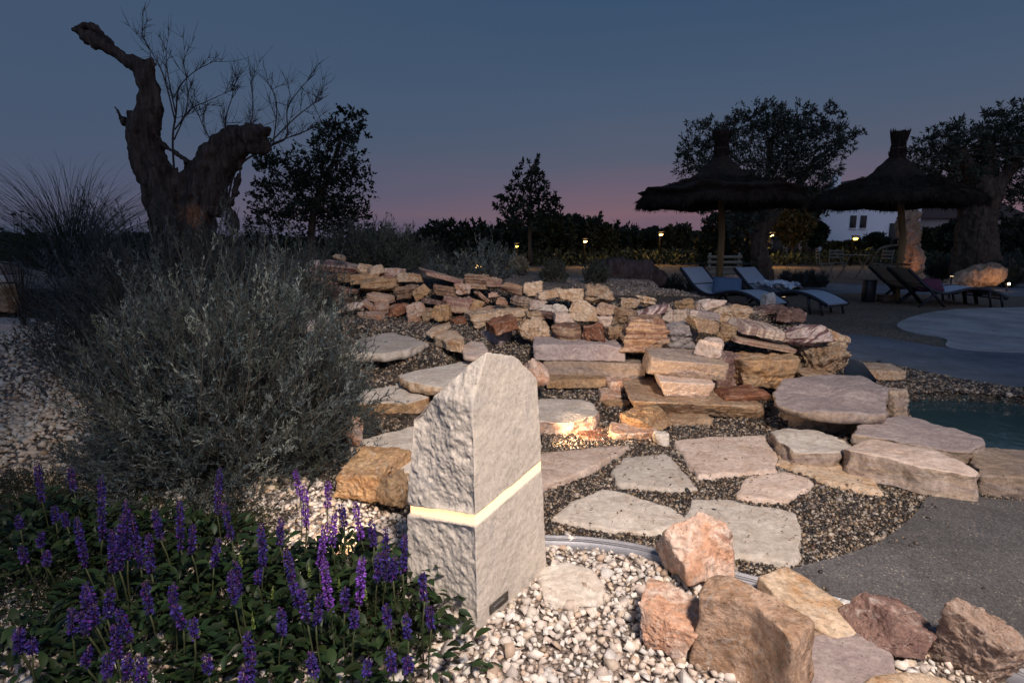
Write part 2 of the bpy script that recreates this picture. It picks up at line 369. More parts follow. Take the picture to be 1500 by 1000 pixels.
# ---------------------------------------------------------------- rocks
def cubesphere(n):
    g = np.tan(np.linspace(-1, 1, n) * math.pi / 4); u, v = np.meshgrid(g, g, indexing='ij'); o = np.ones_like(u)
    fs = [(o, u, v), (-o, v, u), (v, o, u), (u, -o, v), (u, v, o), (v, u, -o)]
    V = []; Q = []
    i, j = np.meshgrid(np.arange(n - 1), np.arange(n - 1), indexing='ij'); b = (i * n + j).ravel()
    for k, f in enumerate(fs):
        V.append(np.stack(f, -1).reshape(-1, 3)); Q.append(np.stack([b, b + n, b + n + 1, b + 1], -1) + k * n * n)
    V = np.concatenate(V); Q = np.concatenate(Q)
    key = np.round(V * 1e5).astype(np.int64); _, first, inv = np.unique(key, axis=0, return_index=True, return_inverse=True)
    return V[first], inv.reshape(-1)[Q]
_cs = {}
def rockverts(dims, seed, kind='block', n=18, rough=.05, strata=0):
    if n not in _cs: _cs[n] = cubesphere(n)
    V, Q = _cs[n]; rng = np.random.default_rng(seed)
    d = V / np.abs(V).max(1)[:, None]; d = d / np.linalg.norm(d, axis=1)[:, None]
    N = []; Hh = []
    tj = {'block': .16, 'block2': .24, 'slab': .09, 'round': .3, 'wedge': .2}[kind]
    for ax in range(3):
        for sg in (-1, 1):
            nn = np.zeros(3); nn[ax] = sg; nn = nn + rng.normal(size=3) * tj * (.5 if ax == 2 and kind != 'round' else 1); nn /= np.linalg.norm(nn); N.append(nn); Hh.append(rng.uniform(.9, 1.0))
    k = {'block': 5, 'block2': 4, 'slab': 5, 'round': 12, 'wedge': 6}[kind]
    for _ in range(k):
        nn = rng.normal(size=3); nn /= np.linalg.norm(nn); sup = np.abs(nn).sum()
        N.append(nn); Hh.append(sup * rng.uniform(*{'block': (.64, .88), 'block2': (.62, .8), 'slab': (.8, .95), 'round': (.55, .74), 'wedge': (.6, .85)}[kind]))
    N = np.array(N); Hh = np.array(Hh)
    p = {'block': 40, 'block2': 46, 'slab': 44, 'round': 22, 'wedge': 46}[kind]
    a = np.maximum(0, d @ N.T / Hh[None]); r = 1 / (np.power(a, p).sum(1) ** (1 / p))
    v = d * r[:, None]; v = v / np.abs(v).max(0)[None]
    dims = np.asarray(dims, float); w = v * dims / 2
    s = dims.min(); q = w / s; L = (dims.prod()) ** (1 / 3)
    nrm = v / np.linalg.norm(v, axis=1)[:, None]
    f1 = fbm(q * 1.3 + seed * 7.1, 3, seed); f2 = 1 - np.abs(fbm(q * 2.6 + seed * 3.3, 4, seed + 9)) * 2; f3 = fbm(q * 7 + seed, 3, seed + 21)
    # flat-ish chips: quantised noise
    f4 = fbm(q * 3.0 - seed, 2, seed + 40); f4 = np.floor(f4 * 4) / 4
    wp = q + .25 * np.stack([f1, f2, f3], -1)
    disp = s * rough * (.9 * f1 + .25 * f2 + .35 * f3 + .25 * f4 + 1.9 * scal(wp * 1.7 + seed * .37, seed) + .7 * scal(wp * 4.2 + seed, seed + 3))
    w = w + nrm * disp[:, None]
    if strata:
        zz = w[:, 2] / s * (7 if strata < 2 else 12) + fbm(q * .8, 2, seed) * .6
        st = vn(np.stack([zz, zz * 0 + seed, zz * 0], -1), seed) * .055 * s * strata
        w[:, :2] += nrm[:, :2] * st[:, None]
    return w, Q
NR = [0]
def rock(name, label, x0, y0, x1, y1, Y, mat, kind='block', tilt=0, ff=.8, n=18, rough=.05, strata=0, D=None, yaw=None, seed=None, group='stones of the dry stone wall', cat='stone', rx=0, grow=1.03):
    NR[0] += 1; seed = seed if seed is not None else NR[0] * 13 + 5
    rng = random.Random(seed); cx = (x0 + x1) / 2
    if name == 'wall_stone' and n == 18: tilt += rng.uniform(-12, 12); Y += rng.uniform(-.06, .06); n = 30; rx += rng.uniform(-8, 8); grow = 1.1; kind = {'block': rng.choice(['block', 'wedge', 'block2']), 'round': rng.choice(['round', 'wedge'])}.get(kind, kind)
    if Y is None: b = G(cx, y1 - 1); Y = b[1]
    bot = P(cx, y1, Y); w = abs(P(x1, (y0 + y1) / 2, Y)[0] - P(x0, (y0 + y1) / 2, Y)[0])
    ym = y1 - (y1 - y0) * ff; top = P(cx, ym, Y); h = top[2] - bot[2]
    if D is None:
        D = .75 * w if ff > .95 else min(max(PZ(cx, y0, top[2])[1] - Y if y0 > 362 else .3, .3 * w), 1.3 * w)
    c = (bot + top) / 2; c[1] = Y + D / 2; c[0] = P(cx, (y0 + y1) / 2, Y)[0] * (1 + D / 2 / Y * .5)
    if tilt:
        a = abs(R_(tilt)); ww, h_ = w, h; det = max(math.cos(a) ** 2 - math.sin(a) ** 2, .35)
        w = max((ww * math.cos(a) - h_ * math.sin(a)) / det, .35 * ww); h = max((h_ * math.cos(a) - ww * math.sin(a)) / det, .3 * h_)
    v, q = rockverts((w * grow, D * grow, h * grow), seed, kind, n, rough, strata)
    mb = MB(); mb.add(v, q); o = mb.build(name, M[mat], None, True)
    o.location = c; o.rotation_euler = (R_(rx), R_(-tilt), R_(yaw if yaw is not None else rng.uniform(-24, 24) if NR[0] > 0 and name == 'wall_stone' else rng.uniform(-8, 8)))
    return tag(o, label, cat, group)
def slabpoly(name, label, pts, z, th, mat, seed, cat='flagstone', group='flagstones in the pebble path', wob=.008, tilt=(0, 0), rough=.004, side=None, amp=None, flare=0, sm=1):
    """a flat stone from its traced outline: its top lies at height z, its thickness is th"""
    c0 = np.array([PZ(a, b, z)[:2] for a, b in pts]); c = c0.mean(0); rng = np.random.default_rng(seed)
    out = []
    m = len(c0)
    for i in range(m):
        a, b = c0[i], c0[(i + 1) % m]; k = max(3, int(np.linalg.norm(b - a) / .012))
        for t in np.arange(k) / k: out.append(a + (b - a) * t)
    out = np.array(out); 
    for _ in range(sm): out = (np.roll(out, 1, 0) + out * 2 + np.roll(out, -1, 0)) / 4
    out = out - c; nn = out / (np.linalg.norm(out, axis=1)[:, None])
    w1 = fbm(np.c_[out * 9, np.full(len(out), seed)], 4, seed) * wob
    out = out + nn * w1[:, None]
    n = len(out); rings = []
    rd = min(.012, th * .3)
    prof = [(0, 0)] + [(f, 0) for f in (.12, .25, .4, .55, .68, .8, .88, .94)]
    sides = [(-rd * .8, 0), (-rd * .25, -rd * .25), (0, -rd), (.004, -th * .35), (.0, -th * .6), (-.006, -th * .85), (-.02, -th)]
    V = []
    lim = 1 - 1.5 * rd / np.linalg.norm(out, axis=1).min(); prof = [(f * max(lim, .6) / .94, 0) for f, _ in prof]
    for f, _ in prof: V.append(np.c_[out * max(f, .001), np.zeros(n)])
    if th > .06: sides = sides[:3] + [(-.002 + flare * f, -rd - (th - rd) * f) for f in np.linspace(.06, 1, max(8, int(th / .007)))]
    am = min(.012, th * .16) if amp is None else amp
    for k, (o_, dz) in enumerate(sides):
        e = (-1.6 * scal(np.c_[out * 9, np.full(n, dz * 9 + seed)], seed) + fbm(np.c_[out * 12, np.full(n, dz * 14 + seed)], 4, seed + 3) + .6 * np.floor(fbm(np.c_[out * 9, np.full(n, dz * 16 + seed)], 2, seed + 6) * 3) / 2) * am * (1 if k > 1 else .35 * k)
        V.append(np.c_[out + nn * (o_ + e)[:, None], np.full(n, dz)])
    V = np.concatenate(V)
    up = np.clip((V[:, 2] + rd * 1.5) / (rd * 1.5), 0, 1)
    V[:, 2] += (fbm(np.c_[V[:, :2] * 6, np.full(len(V), seed)], 4, seed) * rough + np.floor(fbm(np.c_[V[:, :2] * 5, np.full(len(V), seed + 5)], 2, seed + 8) * 3) * rough * .5) * up
    V[:, 2] += V[:, 0] * tilt[0] + V[:, 1] * tilt[1]
    K = len(prof) + len(sides); i = np.arange(K - 1)[:, None] * n; j = np.arange(n)[None]; j2 = (j + 1) % n
    q = np.stack([i + j, i + n + j, i + n + j2, i + j2], -1).reshape(-1, 4)
    mb = MB(); mb.add(V, q); o = mb.build(name, M[mat], None, True); o.location = (c[0], c[1], z)
    if side:
        o.data.materials.append(M[side]); mi = np.zeros(len(o.data.polygons), np.int32); mi[(len(prof) + 1) * n:] = 1; o.data.polygons.foreach_set('material_index', mi)
    return tag(o, label, cat, group), c0
# ---------------------------------------------------------------- the ground
def grow_axis(lo, hi, step, far0, far1, g=1.13):
    a = list(np.arange(lo, hi, step)); s = step; x = hi
    while x < far1: a.append(x); s *= g; x += s
    a.append(far1); b = []; s = step; x = lo
    while x > far0:
        s *= g; x -= s; b.append(max(x, far0))
    return np.array(sorted(set(b)) + a)
EDGE = [(770, 786), (795, 790), (860, 793), (930, 803), (985, 818), (1040, 835), (1110, 853), (1190, 874), (1262, 893), (1330, 916), (1400, 945), (1500, 990), (1560, 1020)]
WHITE = [tuple(PZ(a, b, 0)[:2]) for a, b in EDGE] + [(1.6, .3), (-5, .3), (-9, 3), (-7.5, 5.6), (-3.6, 5.0), (-2.2, 3.4), (-1.5, 2.7)] + [tuple(PZ(a, b, 0)[:2]) for a, b in [(500, 735), (600, 760), (700, 775)]]
RES1 = [(1158, 838), (1240, 815), (1285, 798), (1318, 776), (1345, 750), (1362, 727), (1390, 722), (1440, 732), (1520, 738), (1700, 745), (1700, 1080), (1560, 1012), (1500, 985), (1400, 940), (1330, 911), (1262, 888), (1190, 868), (1150, 858), (1140, 850)]
RES2 = [(1190, 484), (1228, 489), (1270, 492), (1330, 501), (1390, 511), (1450, 515), (1520, 517), (1800, 520), (1800, 572), (1500, 569), (1440, 561), (1400, 554), (1300, 533), (1250, 527), (1190, 520)]
RES3 = [(1314, 476), (1330, 467), (1360, 459), (1400, 454), (1450, 452), (1520, 451), (1800, 449), (1800, 524), (1520, 518), (1450, 516), (1400, 512), (1385, 507), (1387, 499), (1372, 494), (1340, 489), (1320, 483)]
STRIP = [(1085, 416), (1300, 417), (1560, 419), (1560, 436), (1480, 434), (1290, 430), (1130, 430), (1085, 424)]
W0 = lambda L: [PZ(a, b, 0)[:2] for a, b in L]
xs = grow_axis(-3.2, 4.2, .036, -420, 420); ys = grow_axis(.4, 7.6, .036, -60, 900)
gx, gy = np.meshgrid(xs, ys, indexing='ij'); gz = hh(gx, gy)
near = (gx > -9) & (gx < 9) & (gy < 14)
gz = gz + np.where(near & (gz > -.01) & pip(gx, gy, MOUND), fbm(np.stack([gx * 3, gy * 3, gx * 0], -1), 3, 4) * .012, 0)
far = np.clip((np.hypot(gx, gy) - 60) / 300, 0, 1)
col = np.zeros(gx.shape + (3,)); col[:] = (.30, .225, .16)                      # brown gravel of the plaza
col[gy > 12] = (.28, .22, .165); col[np.hypot(gx, gy) > 45] = (.05, .055, .03)
mnd = pip(gx, gy, MOUND); col[mnd] = (.13, .10, .075); col[mnd & (gy > 5.9)] = (.30, .24, .19)
pathz = (gy < 4.6) & (gx > -2) & (gx < 5); col[pathz] = (.12, .095, .07)
col[pip(gx, gy, WHITE)] = (.34, .28, .24)
col[gz < -.03] = (.05, .09, .10)
nx, ny = len(xs), len(ys); i, j = np.meshgrid(np.arange(nx - 1), np.arange(ny - 1), indexing='ij'); b = (i * ny + j).ravel()
mb = MB(); mb.add(np.stack([gx, gy, gz], -1), np.stack([b, b + ny, b + ny + 1, b + 1], -1), None, col.reshape(-1, 3))
t = NT('gravel_ground', .85, .25); a = t.n('Attribute'); a.attribute_name = 'col'
co = t.coord(rnd=False)
def stones(sc):
    v = t.n('TexVoronoi'); v.inputs['Scale'].default_value = sc; t.l(co, v.inputs['Vector']); return v
v1 = stones(75)
c = t.mix(a.outputs['Color'], t.ramp(v1.outputs['Color'], [(.15, .22), (.45, .8), (.75, 1.35), (.95, 2.1)]), 1, 'MULTIPLY')
c = t.mix(c, t.ramp(v1.outputs['Distance'], [(.1, 1.), (.75, .25)]), .8, 'MULTIPLY')
c = t.mix(c, t.ramp(t.noise(co, .7, 4), [(.3, .75), (.7, 1.15)]), 1, 'MULTIPLY')
inv = t.n('Math', operation='SUBTRACT'); inv.inputs[0].default_value = 1; t.l(v1.outputs['Distance'], inv.inputs[1])
mat_ground = t.done(c, t.bump(inv.outputs[0], 1, .008))
g_ = mb.build('ground', mat_ground, None, True); tag(g_, 'gravel ground of the garden, rising behind the low stone wall', None, None, 'structure'); 
def sheet(name, pts, z, mat, label):
    """flat area with a smooth outline, lying on the level part of the ground"""
    o = smoothpoly(pts, 8); m = bpy.data.meshes.new(name); n = len(o)
    v = [(x, y, z) for x, y in o] + [(x, y, z - .03) for x, y in o]
    m.from_pydata(v, [], [list(range(n))] + [(k, (k + 1) % n, n + (k + 1) % n, n + k) for k in range(n)]); m.materials.append(mat)
    ob = bpy.data.objects.new(name, m); S.collection.objects.link(ob); return tag(ob, label, None, None, 'structure')
def resin(name, a_, b_, c_):
    t = NT(name, .75, .3); co = t.coord(rnd=False); v = t.n('TexVoronoi'); v.inputs['Scale'].default_value = 190; t.l(co, v.inputs['Vector'])
    c = t.mix(a_, b_, t.ramp(v.outputs['Color'], [(.3, 0.), (.6, 1.)])); c = t.mix(c, c_, t.ramp(v.outputs['Color'], [(.84, 0.), (.9, 1.)]))
    c = t.mix(c, t.ramp(t.noise(co, 1.6, 5), [(.3, .62), (.7, 1.18)]), 1, 'MULTIPLY')
    c = t.mix(c, t.ramp(t.noise(co, 9, 6, .7), [(.3, .78), (.7, 1.1)]), 1, 'MULTIPLY')
    return t.done(c, t.bump(v.outputs['Distance'], .6, .003))
M['res_dark'] = resin('grey_resin_paving', (.085, .08, .08), (.14, .135, .135), (.32, .27, .22))
M['res_blue'] = resin('blue_grey_resin_paving', (.13, .15, .17), (.19, .21, .235), (.3, .3, .3))
M['res_pale'] = resin('pale_resin_paving', (.40, .37, .34), (.50, .465, .425), (.56, .53, .49))
sheet('paved_path', W0(RES1), .012, M['res_dark'], 'speckled grey resin path curving past the flagstones')
sheet('paved_path', W0(RES2), .008, M['res_blue'], 'blue grey resin path beside the pool')
sheet('paved_terrace', W0(RES3), .014, M['res_pale'], 'pale rounded resin terrace beyond the pool path')
sheet('paved_path', W0(STRIP), .010, M['res_blue'], 'grey path running behind the sun loungers')
t = NT('pool_water', .06, .5); co = t.coord(rnd=False); t.b.inputs['IOR'].default_value = 1.33
c = t.mix((.022, .048, .055), (.032, .064, .074), t.noise(co, 3, 3))
sheet('pool_water', [(x, y) for x, y in POOL], -.06, t.done(c, t.bump(t.noise(co, 7, 3, .5), .25, .01)), 'dark teal pool water behind the pale slabs')

# ---------------------------------------------------------------- loose stones (too many to count)
PHI = (1 + 5 ** .5) / 2
IV = np.array([(-1, PHI, 0), (1, PHI, 0), (-1, -PHI, 0), (1, -PHI, 0), (0, -1, PHI), (0, 1, PHI), (0, -1, -PHI), (0, 1, -PHI), (PHI, 0, -1), (PHI, 0, 1), (-PHI, 0, -1), (-PHI, 0, 1)]) / 1.902
IF = np.array([(0, 11, 5), (0, 5, 1), (0, 1, 7), (0, 7, 10), (0, 10, 11), (1, 5, 9), (5, 11, 4), (11, 10, 2), (10, 7, 6), (7, 1, 8), (3, 9, 4), (3, 4, 2), (3, 2, 6), (3, 6, 8), (3, 8, 9), (4, 9, 5), (2, 4, 11), (6, 2, 10), (8, 6, 7), (9, 8, 1)])
def scatter(name, label, xy, size, pal, mat, seed, jag=.5, flat=.5, z0=0, tilt=.5, smooth=False, layers=1):
    rng = np.random.default_rng(seed); n = len(xy); z = hh(xy[:, 0], xy[:, 1]) + z0
    chip = not smooth; NV = 8 if chip else 12
    T = IV[None] * (1 + rng.uniform(-jag, jag, (40, 12, 1))) * np.stack([np.ones(40), rng.uniform(.6, .95, 40), rng.uniform(flat * .75, flat * 1.25, 40)], -1)[:, None]
    if chip:
        T = np.array([[x, y, z] for z in (-1, 1) for y in (-1, 1) for x in (-1, 1)], float)[None] * .62 * (1 + rng.uniform(-.55, .35, (40, 8, 3))) * np.stack([np.ones(40) * 1.15, rng.uniform(.6, 1., 40), rng.uniform(flat * .8, flat * 1.5, 40)], -1)[:, None]
        T[:, 4:, :2] *= rng.uniform(.35, 1, (40, 1, 2))
    k = rng.integers(0, 40, n); yaw = rng.uniform(0, 6.283, n); tl = rng.normal(0, tilt, n); rl = rng.normal(0, tilt, n)
    s = size * np.exp(rng.normal(-.03, .33, n)); v = T[k] * s[:, None, None]
    c, s_ = np.cos(tl)[:, None], np.sin(tl)[:, None]; v[..., 1], v[..., 2] = v[..., 1] * c - v[..., 2] * s_, v[..., 1] * s_ + v[..., 2] * c
    c, s_ = np.cos(rl)[:, None], np.sin(rl)[:, None]; v[..., 0], v[..., 2] = v[..., 0] * c - v[..., 2] * s_, v[..., 0] * s_ + v[..., 2] * c
    c, s_ = np.cos(yaw)[:, None], np.sin(yaw)[:, None]; v[..., 0], v[..., 1] = v[..., 0] * c - v[..., 1] * s_, v[..., 0] * s_ + v[..., 1] * c
    v[..., 0] += xy[:, :1]; v[..., 1] += xy[:, 1:2]; v[..., 2] += (z + s * flat * .5 + rng.uniform(0, 1, n) * size * .35)[:, None]
    pal = np.array(pal) * (.78 if mat is PEB else 1)
    ci = pal[rng.integers(0, len(pal), n)] * rng.uniform(.75, 1.2, (n, 1))
    mb = MB(); off = np.arange(n)[:, None, None] * NV
    if chip: mb.add(v, (np.array([(0, 2, 3, 1), (4, 5, 7, 6), (0, 1, 5, 4), (2, 6, 7, 3), (0, 4, 6, 2), (1, 3, 7, 5)])[None] + off).reshape(-1, 4), None, np.repeat(ci, 8, 0))
    else: mb.add(v, None, (IF[None] + off).reshape(-1, 3), np.repeat(ci, 12, 0))
    o = mb.build(name, mat, None, smooth); return tag(o, label, None, None, 'stuff')
def jgrid(x0, x1, y0, y1, sp, seed, poly=None, holes=()):
    rng = np.random.default_rng(seed); x, y = np.meshgrid(np.arange(x0, x1, sp), np.arange(y0, y1, sp * .9)); x = x.ravel() + rng.uniform(-.5, .5, x.size) * sp; y = y.ravel() + rng.uniform(-.5, .5, y.size) * sp
    k = np.abs(x) < y * .93 + .15
    if poly is not None: k &= pip(x, y, poly)
    for h_ in holes: k &= ~pip(x, y, h_)
    return np.c_[x, y][k]
CHIP = vcol('white_marble_chips', .75, 140, .3, .22)
PEB = vcol('washed_pebbles', .45, 220, .45, .25)
WP = [(.72, .64, .57), (.66, .56, .49), (.58, .48, .41), (.74, .68, .62), (.70, .66, .62), (.60, .53, .48), (.66, .55, .44), (.62, .58, .55), (.68, .60, .53), (.50, .38, .29), (.72, .67, .60)]
PP = [(.03, .025, .022), (.04, .033, .028), (.05, .04, .033), (.06, .045, .035), (.03, .03, .03), (.22, .16, .105), (.36, .26, .17), (.45, .36, .27), (.16, .13, .11), (.06, .05, .05), (.30, .27, .24), (.12, .07, .045), (.52, .44, .36)]
xy = jgrid(-1.9, 1.2, .78, 2.5, .0205, 1, WHITE)
scatter('white_gravel', 'angular white and pinkish gravel round the lamp stone', xy, .0150, WP, CHIP, 3)
xy2 = jgrid(-4.6, -1.0, 2.3, 5.6, .032, 2, WHITE); xy2 = xy2[xy2[:, 0] < -1.0]
scatter('white_gravel', 'pale gravel left of the big silver shrub', xy2, .02, [(a_, b_ * .92, c_ * .76) for a_, b_, c_ in WP], CHIP, 4)  # chip colours warmed to counter the blue sky light on this side
big = xy[np.random.default_rng(5).integers(0, len(xy), 420)]
scatter('white_gravel', 'larger loose chips lying on the white gravel', big, .019, WP, CHIP, 6, z0=.008)
PATH = [tuple(PZ(a, b, 0)[:2]) for a, b in EDGE[1:8]] + W0([(1262, 888), (1190, 868), (1150, 856), (1158, 838), (1240, 815), (1285, 798), (1318, 776), (1345, 750), (1362, 727), (1390, 722), (1470, 735), (1560, 735), (1560, 650)]) + [(2.75, 3.7), (2.2, 4.2), (2.2, 5.4), (-2.5, 5.9), (-2.6, 3.5), (-1.2, 2.4)] + W0([(500, 740), (600, 760), (700, 775)])
xy = jgrid(-1.9, 3.2, 1.7, 3.25, .0098, 11, PATH); scatter('pebbles', 'dark and tan pebbles of the path round the flagstones', xy, .0062, PP, PEB, 12, jag=.2, flat=.65, smooth=True)
xy = jgrid(-2.5, 3.2, 3.25, 5.6, .0145, 13, PATH, [POOL]); scatter('pebbles', 'dark and tan pebbles below the stone wall', xy, .0088, PP, PEB, 14, jag=.15, flat=.65, smooth=True)
BANK = W0([(1230, 530), (1300, 534), (1400, 555), (1500, 570), (1640, 572), (1640, 590), (1500, 583), (1440, 578), (1380, 575), (1320, 578), (1250, 560)])
xy = jgrid(2, 4.6, 3.6, 6.2, .015, 15, BANK); scatter('pebbles', 'pebble strip between the pool and the blue grey path', xy, .0095, PP, PEB, 16, jag=.15, flat=.65, smooth=True)
xy = jgrid(1.6, 2.9, 4.6, 5.3, .016, 17); scatter('pebbles', 'pebbles lying on top of the rocky mound', xy, .010, PP, PEB, 18, jag=.15, flat=.65, smooth=True, z0=.005)
xy = jgrid(.7, 2.4, 5.9, 8.2, .028, 19); scatter('white_gravel', 'pale gravel mound behind the stone wall', xy, .014, [(.36, .30, .25), (.28, .22, .18), (.44, .36, .3), (.2, .16, .13)], PEB, 20, jag=.25)
rs = np.random.default_rng(44); o_ = W0(RES1); xy = jgrid(.8, 2.6, 1.2, 3.0, .03, 45, o_); dd = np.minimum(pdist(xy[:, 0], xy[:, 1], PATH[7:17], False), .5); xy = xy[rs.random(len(xy)) < .75 * np.exp(-dd / .035) + .012]
scatter('pebbles', 'stray pebbles kicked onto the grey resin path', xy, .0055, PP, PEB, 46, jag=.15, flat=.65, smooth=True, z0=.010)

# ---------------------------------------------------------------- stones of the terraces, wall and steps
def Yf(px): return float(np.interp(px, [0, 430, 480, 600, 680, 760, 850, 920, 1000, 1100, 1200], [5.4, 5.3, 5.15, 5.0, 4.8, 4.5, 4.28, 4.2, 4.15, 4.1, 4.1]))
def Bf(px): return float(np.interp(px, [430, 480, 600, 680, 760, 920, 1000, 1200], [445, 455, 470, 485, 500, 502, 500, 500]))
def w_(label, x0, y0, x1, y1, mat, kind='block', tilt=0, dY=0, **k):
    cx = (x0 + x1) / 2; Y = Yf(cx) + max(0, Bf(cx) - y1) * .0075 + dY
    k.setdefault('ff', .97); k.setdefault('rough', .06); k.setdefault('strata', 1)
    return rock('wall_stone', label, x0, y0, x1, y1, Y, mat, kind, tilt, **k)
w_('wide cream capstone with a purple underside, at the left end of the wall top', 465, 379, 526, 402, 'purple', 'slab', ff=.8, rx=6)
w_('little pointed stone on top of the wide cream capstone', 487, 371, 505, 383, 'cream', 'wedge', dY=.1)
w_('pale rock at the far left end of the wall, against the silver shrub', 448, 381, 470, 400, 'pink', 'round')
w_('left of a pair of cream boulders on the wall top, split by a dark crack', 519, 385, 542, 404, 'cream', 'wedge')
w_('right of a pair of cream boulders on the wall top, broad with sloping sides', 535, 386, 564, 405, 'cream', 'block')
w_('flat rusty orange stone on the wall top beside the cream boulder pair', 558, 393, 592, 406, 'orange', 'slab')
w_('thin purple and orange layered stones at the left edge of the wall', 445, 400, 494, 418, 'purple', 'slab', strata=2)
w_('small orange brown block under the wide cream capstone', 489, 400, 518, 414, 'ochre', 'block')
w_('ochre stone under the pair of cream boulders', 512, 402, 553, 418, 'ochre', 'slab')
w_('large ochre stone with a purple weathered top in the left half of the wall', 526, 404, 585, 433, 'ochre', 'block', strata=1.5)
w_('small purple stone lying on the large ochre wall stone', 556, 399, 592, 412, 'purple', 'slab', dY=.05)
w_('cream stone between the purple capstone and the tilted yellow block', 583, 400, 621, 415, 'cream', 'block')
w_('squarish grey purple striped stone left of the tilted yellow block', 573, 416, 609, 443, 'striped', 'block', strata=1.5)
w_('yellow block tilted steeply across the wall', 600, 413, 632, 443, 'ochre', 'block', tilt=35, dY=-.05, strata=0, grow=1.15)
w_('long purple layered capstone in the middle of the wall top', 617, 396, 681, 417, 'purple', 'slab', tilt=-5, strata=2)
w_('tan striped block below the long purple capstone', 629, 416, 671, 438, 'striped', 'block')
w_('orange brown banded block right of the tan striped one', 668, 416, 695, 436, 'orange', 'block')
w_('flat orange stone with purple top, lower left of the wall', 465, 416, 527, 434, 'purple', 'slab')
w_('thin rusty slab sticking out at the left edge of the wall', 442, 427, 495, 442, 'rust', 'slab', strata=2)
w_('shadowed ochre stone under the flat orange and purple one', 476, 432, 510, 452, 'ochre', 'round')
w_('pinkish cream boulder at the foot of the wall, left end', 486, 440, 538, 466, 'pink', 'round', dY=-.1)
w_('narrow orange stone leaning diagonally beside the pinkish boulder', 525, 436, 551, 458, 'orange', 'slab', tilt=-42, dY=-.08, grow=1.2)
w_('lilac pink flat stone under the large ochre stone', 538, 430, 574, 445, 'purple', 'slab')
w_('rounded tan stone in the lower wall, left of the dark purple block', 546, 443, 572, 461, 'orange', 'round')
w_('dark purple brown block at the foot of the wall', 565, 442, 601, 467, 'rust', 'block', strata=0)
w_('faceted pink and orange rock at the foot of the wall', 593, 443, 624, 474, 'orange', 'wedge', tilt=12, dY=-.08, strata=0)
w_('small brownish rock squeezed between two orange rocks at the wall foot', 616, 451, 635, 474, 'brown', 'round')
w_('yellow orange cube shaped rock at the foot of the wall', 630, 445, 663, 475, 'ochre', 'block', tilt=-5, dY=-.08, strata=0, seed=77)
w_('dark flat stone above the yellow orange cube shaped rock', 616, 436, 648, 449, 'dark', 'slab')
w_('banded stone with a purple top right of the yellow orange cube', 645, 435, 690, 462, 'purple', 'block')
w_('rusty stone low in the wall beside the tan flat step', 660, 462, 693, 487, 'rust', 'round', strata=0)
w_('small pink stone above the rusty one, below the round tan stone', 678, 456, 703, 474, 'pink', 'block')
w_('flat rust orange chip on the pebbles at the wall foot', 527, 458, 564, 471, 'orange', 'slab', dY=-.12)
w_('layered rusty stone on the wall top, right of the long purple one', 679, 402, 714, 424, 'striped', 'slab', strata=2)
w_('dark purple rock on the wall top below the small silver bush', 711, 403, 740, 425, 'purple', 'round')
w_('pale pink striped rock on the wall top with a rounded crest', 729, 411, 771, 435, 'striped', 'round', seed=31)
w_('pointed peach boulder alone on the wall top', 767, 412, 799, 436, 'cream', 'wedge', seed=41, strata=0)
w_('cream banded block beneath the pale pink striped rock', 743, 431, 787, 453, 'upright', 'block')
w_('brown stone with upright layers in the middle of the wall', 690, 424, 721, 447, 'striped', 'block', tilt=-30)
w_('tiny orange stone right of the brown upright layered one', 715, 427, 732, 438, 'orange', 'round')
w_('small orange wedge under the tiny orange stone', 725, 435, 744, 448, 'orange', 'wedge')
w_('rounded tan orange stone in the middle of the wall', 680, 438, 709, 458, 'ochre', 'round', strata=0)
w_('tan stone on the wall top, right of the peach boulder', 784, 423, 820, 441, 'cream', 'slab')
w_('long mottled tan stone on the wall top before the porous boulder', 812, 423, 858, 443, 'rugged', 'block')
w_('porous honeycombed tan boulder on the right part of the wall top', 848, 418, 902, 448, 'rugged', 'round', rough=.1, n=26)
w_('brownish pink stone under the tan one, middle right of the wall', 770, 437, 802, 457, 'pink', 'round')
w_('whitish rock with a dark hollow underneath', 787, 441, 842, 469, 'white', 'wedge', strata=0, seed=55)
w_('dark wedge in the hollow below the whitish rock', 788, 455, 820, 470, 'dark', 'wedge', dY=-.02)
w_('long knobbly tan ledge stone low in the wall', 678, 453, 771, 479, 'cream', 'slab', dY=.05, rough=.09, strata=1.5)
w_('purplish flat stone on the long knobbly ledge', 676, 450, 728, 464, 'purple', 'slab', dY=.12)
w_('dull brown rock above the ring shaped boulder', 769, 454, 798, 470, 'brown', 'wedge')
w_('red orange flat rock leaning on the lilac step', 712, 465, 760, 490, 'rust', 'slab', tilt=12, dY=-.25, strata=0)
w_('curled ring shaped tan boulder at the wall foot', 754, 467, 806, 502, 'rugged', 'round', rough=.1, n=30, dY=-.05, strata=0)
w_('reddish striped rock at the wall foot, right of the ring shaped boulder', 807, 471, 855, 503, 'striped', 'round', dY=-.03, seed=63)
w_('round red brown boulder at the wall foot', 853, 472, 891, 503, 'rust', 'round', strata=0, rough=.08, dY=-.03)
w_('tan brown block between the round red boulder and the striped block', 886, 476, 920, 502, 'brown', 'block')
w_('small pinkish ledge stone above the reddish striped rock', 811, 457, 845, 475, 'pink', 'slab')
w_('cream boulder with a sharp shoulder above the round red one', 838, 442, 876, 474, 'cream', 'wedge', strata=0, seed=71)
w_('purple tinged boulder in the right half of the wall', 873, 444, 911, 469, 'purple', 'wedge')
w_('pinkish block below the purple tinged boulder', 871, 464, 904, 482, 'pink', 'block')
w_('brown weathered boulder left above the tall striped block', 900, 450, 940, 479, 'brown', 'round', strata=0)
w_('pale yellow boulder on the wall top in front of the gravel mound', 935, 429, 963, 453, 'cream', 'round', dY=.3)
w_('orange cream stone behind the purple tinged boulder', 905, 436, 938, 455, 'cream', 'block', dY=.25)
